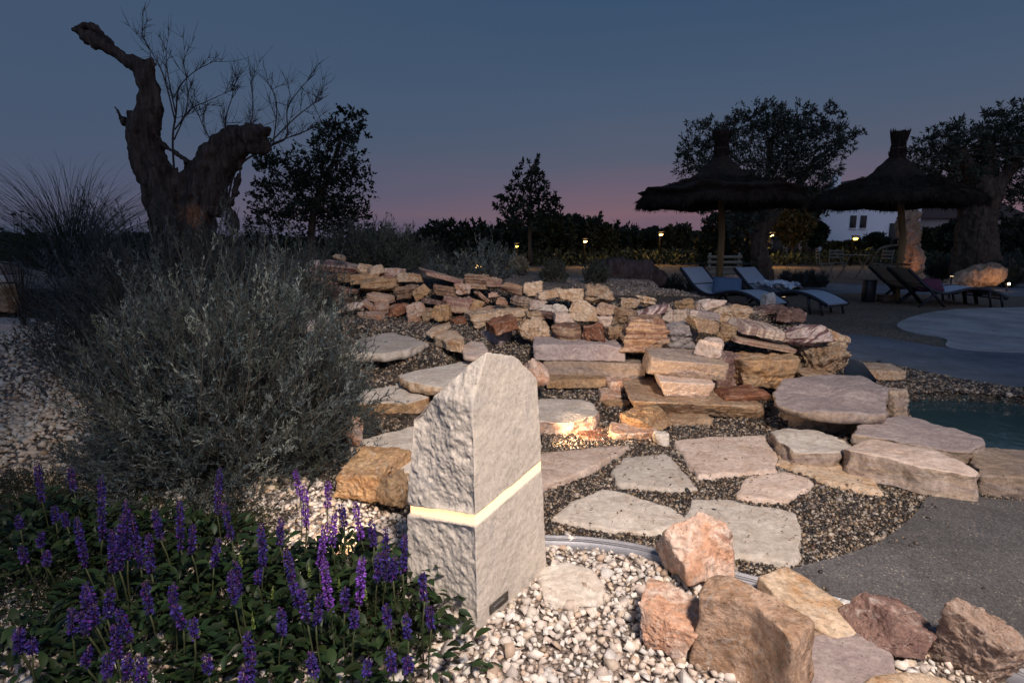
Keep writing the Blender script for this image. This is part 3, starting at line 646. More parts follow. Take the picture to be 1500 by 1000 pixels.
w_('purple and white diagonally striped rock', 935, 444, 982, 472, 'zebra', 'block', tilt=18, dY=.1)
w_('cream knob at the right end of the diagonally striped rock', 965, 443, 992, 464, 'pink', 'round', dY=.15)
w_('small orange stone in a gap of the upper right wall', 990, 438, 1019, 460, 'ochre', 'wedge', dY=.35)
w_('grey brown rounded block with upright veins, upper right of the wall', 974, 453, 1017, 482, 'upright', 'round', dY=.05)
w_('small pink square stone beside the upright veined block', 1001, 455, 1022, 470, 'pink', 'block', dY=.12)
w_('pale rounded boulder at the right shoulder of the wall', 1017, 436, 1063, 464, 'pink', 'round', dY=.35, strata=0)
w_('lilac flat stone under the pale rounded boulder', 1014, 455, 1052, 470, 'lilac', 'slab', dY=.15)
w_('shaded pyramid rock with one pale edge', 1006, 462, 1056, 492, 'brown', 'wedge', dY=-.05, seed=91, strata=0)
w_('small yellow block left of the white upright striped slab', 1048, 475, 1083, 501, 'ochre', 'block', dY=-.05)
w_('white and brown upright striped slab', 1079, 472, 1155, 500, 'upright', 'slab', dY=-.05, tilt=-3)
w_('dark purple jagged ridge rock at the right end of the mound', 1134, 452, 1190, 476, 'dark', 'round', dY=.4, rough=.12, tilt=-14)
w_('brown shaggy rock on the left flank of the mound', 1045, 446, 1110, 480, 'rugged', 'round', dY=.25, rough=.1)
w_('thin purple ledge over the big ochre boulder', 1078, 496, 1165, 518, 'purple', 'slab', dY=-.12, strata=2)
w_('pink and purple layered rock right of the thin purple ledge', 1154, 480, 1216, 514, 'zebra', 'block', dY=-.1, tilt=5, strata=2)
w_('cream jagged stone at the right end of the mound', 1205, 484, 1243, 520, 'rugged', 'wedge', dY=.05)
w_('grey stone wedged behind the tall striped block', 972, 470, 1026, 519, 'grey', 'wedge', dY=.02)
w_('pointed cap lying on the tall striped block', 928, 461, 972, 482, 'striped', 'wedge', dY=-.03)
# large blocks of the right part of the wall
B_ = dict(group='large blocks of the right wall')
rock('wall_stone', 'tall brown and cream horizontally striped block', 909, 466, 987, 521, 3.98, 'striped', 'block', ff=.97, n=34, strata=2, D=.35, yaw=-4, **B_)
rock('wall_stone', 'pinkish cuboid block right of the tall striped one', 1021, 490, 1073, 528, 3.75, 'pink', 'block', tilt=-6, ff=.8, n=30, **B_)
rock('stone_slab', 'upper long grey slab behind the lamp stone', 776, 499, 912, 531, 4.06, 'lilac', 'slab', ff=.85, n=44, rough=.035, D=.45, yaw=1, **B_)
rock('stone_slab', 'lower long grey slab, lying under the upper long grey slab', 783, 529, 946, 557, 4.0, 'slab', 'slab', ff=.9, n=44, rough=.035, D=.5, yaw=-1, **B_)
rock('stone_slab', 'low ochre stone on the pebbles under the lower long grey slab', 796, 552, 886, 570, 3.9, 'ochre', 'slab', ff=.8, n=30, D=.3, yaw=0, **B_)
rock('stone_slab', 'upper pinkish slab left of the big ochre boulder', 946, 512, 1071, 561, 3.56, 'slab', 'slab', tilt=-4, ff=.72, n=44, rough=.035, D=.5, yaw=-3, **B_)
rock('stone_slab', 'lilac slab under the upper pinkish slab', 960, 549, 1051, 592, 3.44, 'pink', 'slab', tilt=-4, ff=.8, n=40, rough=.035, D=.5, yaw=-3, **B_)
rock('stone_slab', 'long brown foundation slab at the pebble edge', 915, 578, 1127, 621, 3.36, 'brown', 'slab', tilt=-3, ff=.8, n=50, rough=.04, D=.6, yaw=-2, **B_)
rock('boulder', 'big ochre boulder with a flat tan top in the right wall', 1069, 505, 1182, 580, 3.66, 'ochre', 'block', ff=.72, n=44, strata=0, D=.5, yaw=8, seed=303, rough=.05, **B_)
rock('boulder', 'rugged cream and brown boulder with a pointed beak at the right end of the wall', 1168, 494, 1256, 568, 3.9, 'rugged', 'wedge', ff=.9, n=44, strata=0, D=.55, tilt=14, yaw=8, rough=.1, seed=317, **B_)
rock('stone', 'rusty red flat stone under the big ochre boulder', 1048, 568, 1134, 599, 3.45, 'rust', 'slab', tilt=6, ff=.75, n=34, D=.35, **B_)
rock('stone', 'red orange brick like stone in the row behind the pebbles', 882, 553, 929, 577, 3.88, 'orange', 'block', ff=.8, n=26, D=.2, yaw=4, **B_)
rock('stone', 'dark red brick like stone right of the red orange one', 926, 556, 964, 582, 3.84, 'rust', 'block', ff=.85, n=26, D=.2, yaw=-4, **B_)
rock('stone', 'small orange stone below the red orange brick like one', 873, 571, 914, 594, 3.72, 'orange', 'block', ff=.75, n=26, D=.2, **B_)
rock('stone', 'lowest flat orange piece of the little stack', 880, 585, 926, 604, 3.58, 'ochre', 'wedge', ff=.6, n=26, D=.2, **B_)
rock('stone', 'dark core stone behind the pinkish slabs', 1040, 520, 1100, 585, 3.8, 'dark', 'block', ff=.95, n=20, D=.3, **B_)
# loose stones on the pebbles
L_ = dict(group='loose stones on the pebble path')
rock('stone', 'triangular striped rock with a lit pale end face', 906, 594, 992, 640, None, 'ochre', 'wedge', ff=.75, n=40, tilt=8, D=.24, yaw=32, seed=401, strata=1, **L_)
rock('stone', 'flat tan rock in front of the triangular striped one', 885, 620, 964, 648, None, 'orange', 'slab', ff=.5, n=34, D=.2, rough=.06, **L_)
rock('stone', 'small white wedge at the tip of the flat tan rock', 958, 628, 981, 657, None, 'white', 'wedge', ff=.7, n=20, D=.1, **L_)
rock('stone', 'thin rust red slab lying flat left of the tan rock', 848, 624, 906, 650, None, 'rust', 'slab', ff=.35, n=34, tilt=-8, D=.25, yaw=-24, **L_)
rock('stone', 'low sandy slab emerging from pebbles beside the triangular rock', 975, 604, 1050, 627, 3.3, 'brown', 'slab', ff=.5, n=30, D=.25, **L_)
# slabs at the right, by the pool
Q_ = dict(group='slabs along the pool edge')
rock('stone_slab', 'brown edged slab under the largest grey lilac slab', 1160, 604, 1272, 640, 3.13, 'slab', 'slab', ff=.85, n=40, rough=.04, D=.5, yaw=-3, **Q_)
rock('stone', 'upright end stone between the largest slab and the pool', 1294, 566, 1327, 620, 3.32, 'slab', 'block', ff=.9, n=30, D=.25, yaw=14, strata=0, **Q_)
rock('stone', 'flat stone with a rust red flank on the far pool bank', 1255, 530, 1331, 558, 4.4, 'cream', 'slab', ff=.55, n=34, D=.35, yaw=-6, **Q_)
rock('stone', 'small rusty stone tucked beside the brown edged slab', 1258, 604, 1290, 618, 3.3, 'rust', 'round', ff=.9, n=20, D=.15, **Q_)
rock('stone', 'boulder standing in the gap under the rugged beak boulder', 1170, 545, 1240, 575, 3.75, 'brown', 'block', ff=.8, n=24, D=.3, **Q_)
# foreground boulders
Z_ = dict(group='boulders beside the metal edging')
rock('boulder', 'rounded orange boulder behind the big rusty block', 970, 780, 1106, 880, 1.62, 'orange', 'round', ff=.93, n=80, D=.26, seed=614, rough=.045, **Z_)
rock('boulder', 'low orange wedge left of the big rusty block', 938, 862, 1045, 975, 1.34, 'orange', 'wedge', ff=.62, n=70, D=.2, yaw=-28, tilt=-8, seed=622, **Z_)
rock('boulder', 'dark red and white veined boulder right of the smooth flat stone', 1256, 888, 1392, 992, 1.31, 'dark', 'wedge', ff=.75, n=70, D=.2, tilt=-14, seed=645, **Z_)
rock('boulder', 'tall mottled boulder at the lower right corner', 1384, 884, 1500, 1066, 1.25, 'brownpink', 'wedge', ff=.92, n=76, D=.16, seed=669, tilt=10, yaw=24, rx=12, **Z_)
rock('stone', 'orange rounded rock right behind the lamp stone', 762, 528, 803, 586, 3.5, 'orange', 'round', ff=.97, n=40, D=.25, group='steps left of the lamp stone', seed=661)
rock('stone', 'ochre block at the foot of the lowest step', 487, 668, 592, 748, 2.20, 'ochre', 'block', ff=.8, n=56, D=.28, yaw=-14, seed=671, strata=0, group='steps left of the lamp stone')
rock('stone', 'small dark ochre stone between the ochre block and the lamp stone', 552, 696, 600, 756, 2.12, 'ochre', 'round', ff=.95, n=40, D=.15, group='steps left of the lamp stone')
rock('stone', 'small reddish rock under the right side of the silver shrub', 498, 608, 530, 672, 2.55, 'orange', 'round', ff=.97, n=34, D=.2, group='steps left of the lamp stone')
rock('stone', 'lilac wedge step in front of the ring shaped boulder', 694, 472, 764, 520, 4.5, 'lilac', 'wedge', ff=.7, n=36, D=.4, yaw=-20, group='steps left of the lamp stone', rough=.03, strata=0)
# left edge stack
K_ = dict(group='stacked stones at the left edge')
rock('stone', 'pale stone on top of the stack at the left edge', -40, 383, 12, 404, 5.35, 'lilac', 'slab', ff=.9, **K_)
rock('stone', 'thin white stone in the stack at the left edge', -30, 402, 14, 414, 5.3, 'white', 'slab', ff=.9, **K_)
rock('stone', 'ochre block in the stack at the left edge', -40, 412, 30, 462, 5.25, 'ochre', 'block', ff=.95, n=30, **K_)
rock('stone_slab', 'pale flat step under the stack at the left edge', -60, 459, 52, 490, 4.75, 'pink', 'slab', ff=.5, n=40, D=.4, **K_)

w_('dark rusty rock on the rocky mound left of the lounger foot', 1098, 446, 1150, 466, 'dark', 'round', dY=.45, rough=.12)
FG = {}
def fl(label, pts, z, th, mat, seed, **k):
    o, c = slabpoly('flagstone', label, pts, z, th, mat, seed, **k); FG[seed] = c; return o
fl('large cream flagstone with a grey stain behind the orange boulder', [(1012, 728), (1060, 728), (1110, 738), (1168, 750), (1173, 768), (1177, 794), (1168, 812), (1158, 829), (1108, 816), (1050, 806), (998, 792), (1002, 760)], .022, .05, 'white', 1)
fl('grey white flagstone with pointed ends nearest the metal edging', [(808, 757), (840, 732), (880, 714), (918, 720), (960, 735), (985, 742), (1004, 757), (992, 770), (940, 779), (880, 772), (855, 766)], .022, .05, 'white', 2)
fl('bluish white triangular flagstone in the middle of the path', [(893, 691), (914, 668), (975, 665), (998, 686), (1023, 713), (985, 714), (935, 710), (905, 708)], .024, .05, 'white', 3)
fl('large pink flagstone below the long brown slab', [(986, 645), (1040, 637), (1080, 640), (1118, 638), (1136, 660), (1137, 688), (1085, 692), (1024, 698), (1005, 672)], .022, .05, 'pink', 4)
fl('small cream flagstone between the pink one and the wide pebble patch', [(1078, 724), (1084, 706), (1096, 696), (1150, 690), (1182, 698), (1194, 706), (1186, 714), (1170, 720), (1154, 733), (1110, 730)], .022, .05, 'pink', 5)
fl('long narrow cream flagstone in front of the crusted slab', [(1136, 676), (1142, 660), (1200, 672), (1250, 678), (1278, 694), (1291, 719), (1260, 716), (1215, 706), (1180, 692)], .022, .05, 'cream', 6)
fl('long sandy flagstone right behind the lamp stone', [(770, 668), (830, 658), (880, 652), (922, 651), (900, 668), (860, 688), (825, 704), (790, 714), (760, 716)], .03, .06, 'pink', 7)
S_ = dict(cat='stone step', group='steps left of the lamp stone')
fl('thick pale step ending in a round tip right of the lamp stone', [(750, 590), (800, 583), (850, 584), (868, 590), (877, 602), (870, 610), (840, 616), (800, 618), (760, 620)], .10, .10, 'white', 8, side='orange', **S_)
fl('second broad step from the top, tapering to the right', [(580, 549), (620, 540), (690, 526), (720, 530), (700, 552), (670, 568), (640, 566), (600, 560)], .285, .06, 'white', 9, side='cream', **S_)
fl('thick orange edged step beside the silver shrub', [(500, 560), (540, 556), (590, 560), (629, 572), (628, 582), (600, 588), (560, 590), (520, 590), (500, 585)], .215, .10, 'white', 10, side='ochre', **S_)
fl('topmost broad white step under the shrub twigs', [(470, 492), (500, 486), (560, 485), (600, 492), (628, 502), (600, 512), (560, 518), (510, 518), (480, 512)], .385, .06, 'white', 11, **S_)
fl('lowest wide step beside the lamp stone', [(505, 650), (540, 640), (600, 622), (640, 620), (650, 650), (620, 690), (590, 690), (550, 682), (515, 676)], .135, .07, 'white', 12, side='cream', **S_)
fl('small flat stone with an ochre corner at the wall foot', [(636, 490), (650, 482), (668, 483), (678, 496), (676, 502), (660, 500)], .41, .07, 'cream', 13, **S_)
fl('thin tan stone lying behind the ochre cornered one', [(623, 486), (640, 475), (658, 471), (660, 476), (645, 483), (632, 489)], .425, .04, 'cream', 14, **S_)
fl('flat lilac stone partly hidden by the lamp stone peak', [(672, 508), (690, 498), (708, 500), (716, 512), (700, 522), (680, 520)], .35, .04, 'pink', 15, **S_)
fl('worn pale step at the left end of the wall foot', [(424, 465), (450, 456), (480, 455), (490, 462), (470, 474), (440, 478), (424, 474)], .52, .06, 'white', 16, **S_)
T_ = dict(cat='stone', group='boulders beside the metal edging')
fl('cream slab leaning between the orange boulder and the resin path', [(1108, 852), (1150, 834), (1185, 850), (1225, 872), (1260, 900), (1262, 921), (1220, 920), (1180, 912), (1150, 890)], .07, .07, 'cream', 17, tilt=(-.12, .1), **T_)
fl('smooth grey rounded slab between the rusty block and the veined boulder', [(1185, 925), (1230, 917), (1275, 930), (1310, 955), (1320, 985), (1290, 1010), (1230, 1030), (1180, 1020), (1170, 970)], .05, .06, 'lilac', 18, rough=.002, **T_)
fl('pale flat slab at the bottom edge beside the veined boulder', [(1270, 990), (1310, 980), (1350, 980), (1395, 990), (1410, 1020), (1380, 1060), (1290, 1060), (1260, 1020)], .075, .05, 'cream', 19, **T_)
o = fl('pale concrete footing sunk in the white gravel beside the lamp stone', [(792, 830), (830, 820), (872, 834), (890, 858), (880, 878), (840, 886), (795, 878)], .022, .05, 'white', 20, cat='footing', group=None); o.name = 'concrete_footing'

Q2 = dict(cat='stone slab', group='slabs along the pool edge', name='stone_slab')
def fs(label, *a_, **k):
    nm = k.pop('name'); o, c = slabpoly(nm, label, *a_, **k); return o
fs('largest grey lilac slab, lying on another by the pool', [(1133, 573), (1147, 559), (1200, 551), (1264, 552), (1301, 568), (1298, 601), (1240, 602), (1172, 595), (1139, 587)], .215, .06, 'lilac', 501, rough=.010, tilt=(0, .06), side='slab', **Q2)
fs('smooth grey slab tapering along the water', [(1254, 622), (1318, 606), (1350, 611), (1400, 625), (1443, 641), (1441, 654), (1410, 660), (1340, 648), (1256, 634)], .135, .075, 'lilac', 502, rough=.007, side='slab', **Q2)
fs('long slab with a tan top and a dark front face', [(1234, 652), (1262, 645), (1310, 650), (1372, 662), (1430, 690), (1433, 698), (1360, 690), (1300, 674), (1240, 663)], .12, .11, 'pink', 503, rough=.008, side='slab', **Q2)
fs('grey slab cut by the right edge of the picture', [(1412, 656), (1450, 650), (1530, 655), (1620, 670), (1620, 722), (1500, 700), (1440, 692)], .10, .12, 'slab', 504, rough=.008, **Q2)
fs('cream crusted slab at the pebbles with a broken white top', [(1129, 630), (1150, 625), (1200, 629), (1243, 640), (1256, 652), (1240, 661), (1200, 664), (1160, 660), (1140, 646)], .085, .085, 'white', 505, rough=.012, side='slab', **Q2)
fs('big rusty angular block in the foreground', [(1020, 868), (1034, 846), (1068, 846), (1108, 864), (1164, 886), (1199, 908), (1162, 942), (1138, 918), (1106, 892), (1060, 876)], .215, .26, 'blockrust', 506, rough=.010, amp=.006, flare=.012, wob=.004, sm=1, cat='boulder', group='boulders beside the metal edging', name='boulder')

rng = np.random.default_rng(812); xy = jgrid(-.6, 2.4, 1.75, 4.2, .05, 813, PATH); xy = xy[rng.random(len(xy)) < .55]; n = len(xy)
mb = MB(); leaves(mb, np.c_[xy, hh(xy[:, 0], xy[:, 1]) + .032], np.c_[rng.normal(0, 1, (n, 2)), rng.normal(0, .12, n)], rng.uniform(.006, .022, n), rng.uniform(.003, .008, n), rng, np.array([(.16, .10, .05)]) * rng.uniform(.2, 1.6, (n, 1)))
tag(mb.build('leaf_litter', CHIP), 'small dry leaf crumbs scattered over the flagstones', None, None, 'stuff')
# ---------------------------------------------------------------- the lamp stone
def emis(name, col, st):
    t = NT(name); t.b.inputs['Emission Color'].default_value = (*col, 1); t.b.inputs['Emission Strength'].default_value = st
    return t.done(col)
L0, F0, R0 = np.array([-.335, 1.62]), np.array([-.098, 1.463]), np.array([.118, 1.765]); B0 = L0 + (R0 - F0) + np.array([.02, .03])
LC = (L0 + R0) / 2
uL = (F0 - L0) / np.linalg.norm(F0 - L0); nL = np.array([-uL[1], uL[0]])          # inward from the left face
uR = (R0 - F0) / np.linalg.norm(R0 - F0); nR = np.array([-uR[1], uR[0]])          # inward from the right face
if nL @ (LC - F0) < 0: nL = -nL
if nR @ (LC - F0) < 0: nR = -nR
def ztop(p):
    a = (p - F0) @ nL; r = (p - F0) @ uR; d = (p - F0) @ nR
    return -np.log(np.exp(-140 * (.575 + 3.0 * np.maximum(a, 0) - .08 * d)) + np.exp(-140 * (.825 - .98 * np.maximum(d, 0))) + np.exp(-140 * (.83 - .30 * r)) + np.exp(-140 * (1.13 - 1.35 * r))) / 140
zs = lambda p: .334 - .135 * ((p - F0) @ nR) + .155 * ((p - F0) @ uR)
def perim():
    out = []; face = []
    C4 = [L0, F0, R0, B0]
    for k in range(4):
        a, b = C4[k], C4[(k + 1) % 4]; n = int(np.linalg.norm(b - a) / .0045)
        for t in np.arange(n) / n: out.append(a + (b - a) * t); face.append(k)
    out = np.array(out); 
    for _ in range(3): out = (np.roll(out, 1, 0) + 2 * out + np.roll(out, -1, 0)) / 4
    return out, np.array(face)
PO, PF = perim(); nP = len(PO)
def block(name, planes, cen, root, n=150):
    """a convex stone from its bounding planes (normal, point, roughness), fractured where it was split"""
    if n not in _cs: _cs[n] = cubesphere(n)
    V, Q = _cs[n]; d = V / np.linalg.norm(V, axis=1)[:, None]; d = d * np.array([.8, .8, 1.15]); d /= np.linalg.norm(d, axis=1)[:, None]
    N = np.array([p[0] / np.linalg.norm(p[0]) for p in planes]); Hh = np.array([(p[1] - cen) @ nn for p, nn in zip(planes, N)]); Rg = np.array([p[2] for p in planes])
    a = np.maximum(0, d @ N.T / Hh[None]); w = a ** 90; r = 1 / (w.sum(1) ** (1 / 90)); v = d * r[:, None]
    wt = a ** 30; wt /= wt.sum(1)[:, None]; am = wt @ Rg; nd = wt @ N
    p = v + cen; q = p + .02 * np.stack([fbm(p * 9, 2, 3), fbm(p * 9, 2, 5), fbm(p * 9, 2, 8)], -1)
    q = np.stack([q[:, 0] + .25 * q[:, 2], q[:, 1], q[:, 2] * .6 - .3 * q[:, 0]], -1)
    dd = 1.9 * scal(q * 7, 31) + .45 * scal(q * 15, 33) + .12 * scal(q * 38, 35) + .45 * fbm(p * 8, 3, 7) + .3 * fbm(p * 55, 3, 15)
    v = v + nd * (dd * am)[:, None] + d * (fbm(p * 40, 2, 4) * .0012)[:, None]
    mb = MB(); mb.add(v + cen - np.array([LC[0], LC[1], 0]), Q); return mb.build(name, M['lampstone'], root, True)
v3 = lambda n2, z=0: np.array([n2[0], n2[1], z]); p3 = lambda q, z=0: np.array([q[0], q[1], z])
SIDES = [(v3(-nL, .02), p3(L0), .0105), (v3(-nR, .03), p3(F0), .0013), (v3(nL, .05), p3(R0), .008), (v3(nR, .06), p3(B0), .010)]
# tilted slit plane through three points round the stone
zf = lambda q: float(zs(np.array([q]))[0]); q1, q2, q3_ = p3(L0, zf(L0)), p3(F0, zf(F0)), p3(R0, zf(R0)); SN = np.cross(q2 - q1, q3_ - q1); SN = SN / np.linalg.norm(SN) * (1 if np.cross(q2 - q1, q3_ - q1)[2] > 0 else -1)
t = NT('lamp_limestone', .8, .25); co = t.coord(rnd=False)
c = t.mix((.59, .53, .455), (.49, .44, .385), t.ramp(t.noise(co, 3, 4, .6, .8), [(.4, 0.), (.62, 1.)]))
c = t.mix(c, (.36, .36, .385), t.ramp(t.noise(co, 4.5, 5, .65, 1.5), [(.55, 0.), (.72, .65)]))
fn = t.noise(co, 70, 8, .75); c = t.mix(c, t.ramp(fn, [(.3, .72), (.62, 1.1)]), 1, 'MULTIPLY')
c = t.mix(c, t.ramp(t.noise(co, 160, 2), [(.3, .55), (.36, 1.)]), 1, 'MULTIPLY')
c = t.mix(c, (.30, .29, .27), t.ramp(t.noise(co, 9, 2), [(.70, 0.), (.78, .5)]))
M['lampstone'] = t.done(c, t.bump(fn, .55, .004, t.bump(t.noise(co, 18, 5), .5, .012)))
lamp = thing('stone_lamp', 'rough hewn upright limestone garden lamp with a glowing slit round it, left of the boulders', 'garden lamp', (LC[0], LC[1], 0))
GAP = .0145
block('lower_block', SIDES + [(np.array([0, 0, -1.]), np.array([0, 0, -.04]), .004), (SN, q2 - SN * GAP, .0008)], np.array([LC[0], LC[1], .15]), lamp)
tl = lambda a, b: np.array([-a[0] * b, -a[1] * b, 1.])
fR = F0 + uR * .03
TOPS = [(tl(nR, -.98), p3(F0, .832), .0075), (tl(nL, 1.9), p3(F0, .645), .010), (tl(uR, -.26), p3(F0, .825), .004), (tl(uR, -1.35), p3(F0, 1.125), .004), (tl(uR, -.75) + .3 * v3(nR), p3(R0, .66), .006)]
block('upper_block', SIDES + TOPS + [(-SN, q2 + SN * GAP, .0008)], np.array([LC[0] + .02, LC[1], .50]), lamp, 190)
mb = MB(); q = LC + (PO - LC) * .905
mb.add(np.concatenate([np.c_[q, zs(q) - GAP - .004], np.c_[q, zs(q) + GAP + .004]]), [(k, (k + 1) % nP, nP + (k + 1) % nP, nP + k) for k in range(nP)])
o = mb.build('light_band', emis('lamp_band_glow', (1, .64, .33), 1.35), lamp, loc=(LC[0], LC[1], 0)); o.location = (0, 0, 0)
# small dark plate low on the right face
pa = np.array([PZ(717, 895, .0)]); 
def onface(px, py, off=.0):
    d = ray(px, py); n3 = np.array([-nR[0], -nR[1], 0]); f3 = np.array([F0[0], F0[1], 0]) + n3 * off; o3 = np.array([0, 0, H])
    return o3 + d * (((f3 - o3) @ n3) / (d @ n3))
p1, p2 = onface(718, 890, .004), onface(744, 874, .004)
ln = np.linalg.norm(p2 - p1); ang = math.atan2(uR[1], uR[0])
rt = np.array(Matrix.Rotation(ang, 3, 'Z'))
pc = (p1 + p2) / 2 - np.array([LC[0], LC[1], 0])
mb = MB(); mb.box(pc, (ln, .004, .030), rt, bev=.001); pl = mb.build('nameplate', plain('plate_metal', (.10, .09, .085), .45, .4, 300, .3, .6), lamp); pl['label'] = 'small dark metal plate low on the right face'
mb = MB()
for k in range(9): mb.box(pc + rt @ np.array([-.028 + k * .006, -.0025, .002]), (.003, .001, .006 if k % 3 else .009), rt)
mb.build('engraving', plain('plate_scratch', (.2, .19, .18), .5), pl)
# unseen spike spotlights, added for the warm pools by lamp stone and shrub
black = plain('black_metal', (.02, .02, .022), .45, .3, 60, .1, .3)
def spike(loc, aim, en, label, col=(1, .68, .42), cone=80, r=.03, glow=True):
    root = thing('garden_spotlight', label, 'spotlight', loc)
    d = Vector(aim) - Vector(loc); d.z -= .1; rot = np.array(d.to_track_quat('Z', 'Y').to_matrix())
    MB().tube([(0, 0, -.05), (0, 0, .09)], .006, 8).build('spike', black, root, True)
    mb = MB(); zz = [(-.045, .02), (-.03, .03), (.02, .032), (.04, .036), (.04, .03), (.02, .028)]
    mb.lathe([(r_, z_) for z_, r_ in zz], (0, 0, 0), 16); mb.v = [v @ rot.T + np.array([0, 0, .1]) for v in mb.v]
    h_ = mb.build('lamp_head', black, root, True)
    mb = MB(); mb.lathe([(0.0001, .022), (.028, .022)], (0, 0, 0), 16); mb.v = [v @ rot.T + np.array([0, 0, .1]) for v in mb.v]
    mb.build('lens', emis('spot_lens', (1, .75, .45), 6 if glow else .5), h_)
    dn = Vector(d).normalized(); lp = Vector(loc) + Vector((0, 0, .1)) + dn * .06
    light('SPOT', 'spotlight_beam', lp, en, col, aim, r, cone, .9)
spike((.10, 2.78, .01), (1.05, 3.62, .10), 60, 'small black spotlight added out of view behind the lamp stone', cone=66)
spike((-.48, 1.80, 0), (-.92, 2.2, .0), 7, 'small black added spotlight low between the lamp stone and the silver shrub', cone=110)
# metal edging: three ribs of pressed aluminium
steel = plain('brushed_aluminium', (.26, .26, .28), .5, .25, 90, .15, .6)
er = smoothpoly([PZ(a, b, .02)[:2] for a, b in EDGE], 8, False); er = np.c_[er, np.zeros(len(er))]
tg = np.gradient(er, axis=0); tg /= np.linalg.norm(tg, axis=1)[:, None]; sd = np.stack([-tg[:, 1], tg[:, 0], 0 * tg[:, 0]], 1)
prof = [(-.026, -.02), (-.026, .030), (-.020, .032), (-.018, .022), (-.006, .022), (-.004, .027), (.002, .027), (.004, .020), (.014, .020), (.016, .030), (.021, .030), (.021, -.02)]
V = np.concatenate([er + sd * a + np.array([0, 0, b]) for a, b in prof]); n = len(er)
mb = MB(); mb.add(V, [(k * n + i, k * n + i + 1, (k + 1) * n + i + 1, (k + 1) * n + i) for k in range(len(prof) - 1) for i in range(n - 1)])
tag(mb.build('metal_edging', steel, None), 'ribbed aluminium edging strip curving between white gravel and pebble path', 'edging')
# dark steel chute at the wall end
a_, b_, c_, d_ = P(1236, 524, 4.25), P(1262, 528, 4.3), P(1284, 556, 3.95), P(1238, 562, 3.95)
mb = MB(); dn = np.array([0, 0, -.02]); mb.add([a_, b_, c_, d_, a_ + dn, b_ + dn, c_ + dn, d_ + dn], [(0, 1, 2, 3), (4, 5, 6, 7), (0, 1, 5, 4), (1, 2, 6, 5), (2, 3, 7, 6), (3, 0, 4, 7)])
tag(mb.build('water_chute', plain('dark_steel', (.05, .055, .065), .35, .3, 20, .1, .5), None), 'dark smooth steel water chute under the beaked boulder', 'water chute')

# ---------------------------------------------------------------- silver shrubs
LEAF = vcol('silver_leaves', .7, 50, .2, .25)
def shrub(name, label, base, tips, rng, cols, stemc=(.075, .07, .06), ntw=7, nl=10, L=.028, w=.003, tw=.10, r0=.006, up=.6, group=None, cat='shrub', lowcut=.35, twr=.0010, mat=LEAF, droop=0, spread=.08):
    base = np.asarray(base); root = thing(name, label, cat, tuple(base), 0, group)
    sm = MB(); lp, ld, lc, lL = [], [], [], []
    for tp in tips:
        b = rng.normal(0, spread, 3) * (1, 1, 0); v = tp - b; ln = np.linalg.norm(v)
        ctl = b + v * .5 + np.array([v[0] * .22, v[1] * .22, -.02 * ln]) * 1 + rng.normal(0, .11 * ln, 3)
        cv = bez(b, ctl, tp, 9); sm.tube(cv, np.linspace(r0, .0012, 9), 4, None, False)
        base_c = np.array(cols[rng.integers(len(cols))])
        ts = np.concatenate([rng.uniform(lowcut, 1, ntw), [1.0]])
        for t_ in ts:
            k = t_ * 8; i = min(int(k), 7); p = cv[i] + (cv[i + 1] - cv[i]) * (k - i); tan = cv[i + 1] - cv[i]; tan = tan / np.linalg.norm(tan)
            d = tan * .95 + rng.normal(0, .5, 3) * (t_ < 1) + np.array([0, 0, up * .5]); d /= np.linalg.norm(d)
            l = tw * rng.uniform(.5, 1.3); e = p + d * l; m_ = (p + e) / 2 + rng.normal(0, .20 * l, 3)
            c3 = bez(p, m_, e, 4); sm.tube(c3, np.linspace(twr * 1.4, twr * .7, 4), 3, None, False)
            s = rng.uniform(0, 1, nl); i = np.minimum((s * 3).astype(int), 2); q = c3[i] + (c3[i + 1] - c3[i]) * (s * 3 - i)[:, None]
            dd = d + rng.normal(0, .48, (nl, 3)) + np.array([0, 0, up * .35]); lp.append(q); ld.append(dd); lL.append(L * rng.uniform(.6, 1.3, nl)); lc.append(np.tile(base_c * rng.uniform(.7, 1.25), (nl, 1)))
    lm = MB(); leaves(lm, np.concatenate(lp), np.concatenate(ld), np.concatenate(lL), w, rng, np.concatenate(lc), droop)
    sm.build('stems', plain(name + '_stem', stemc, .85, .3, 80, .2), root, False); lm.build('foliage', mat, root, False)
    return root
def dome(rng, n, rx, ry, h, low=-.05, wob=.12, pw=.75):
    th = rng.uniform(0, 2 * math.pi, n); el = np.arcsin(np.clip(rng.uniform(low, 1, n), -1, 1)); r = 1 + wob * fbm(np.c_[np.cos(th) * 2, np.sin(th) * 2, el * 2], 2, 5) + rng.normal(0, wob * .5, n)
    r = r * rng.uniform(.62, 1, n) ** .6
    return np.c_[np.cos(th) * np.cos(el) ** pw * rx * r, np.sin(th) * np.cos(el) ** pw * ry * r, np.maximum(.02, np.sin(el) * h * r + .06)]
SIL = [(.065, .09, .10), (.09, .12, .13), (.04, .06, .065), (.05, .07, .078), (.14, .17, .175), (.20, .23, .21), (.035, .05, .048), (.045, .06, .06), (.07, .085, .07)]
rng = np.random.default_rng(21)
tips = dome(rng, 900, .68, .62, .96, -.12, pw=.62)
tips[:, 0] += tips[:, 2] * .12
shrub('silver_shrub', 'big bushy silver shrub in front of the steps, left of the lamp stone', (-1.40, 2.66, .0), tips, rng, SIL, ntw=12, nl=20, L=.021, w=.0040, tw=.10, up=.5, r0=.004)
rng = np.random.default_rng(22); tips = dome(rng, 520, 1.0, .8, 1.12, 0)
shrub('silver_shrub', 'tall dark silver shrub behind the big one, at the foot of the dead trunk', (-2.45, 4.1, .16), tips, rng, [tuple(x * .62 for x in c_) for c_ in SIL], ntw=8, nl=12, L=.036, w=.0055, tw=.15, up=.9)
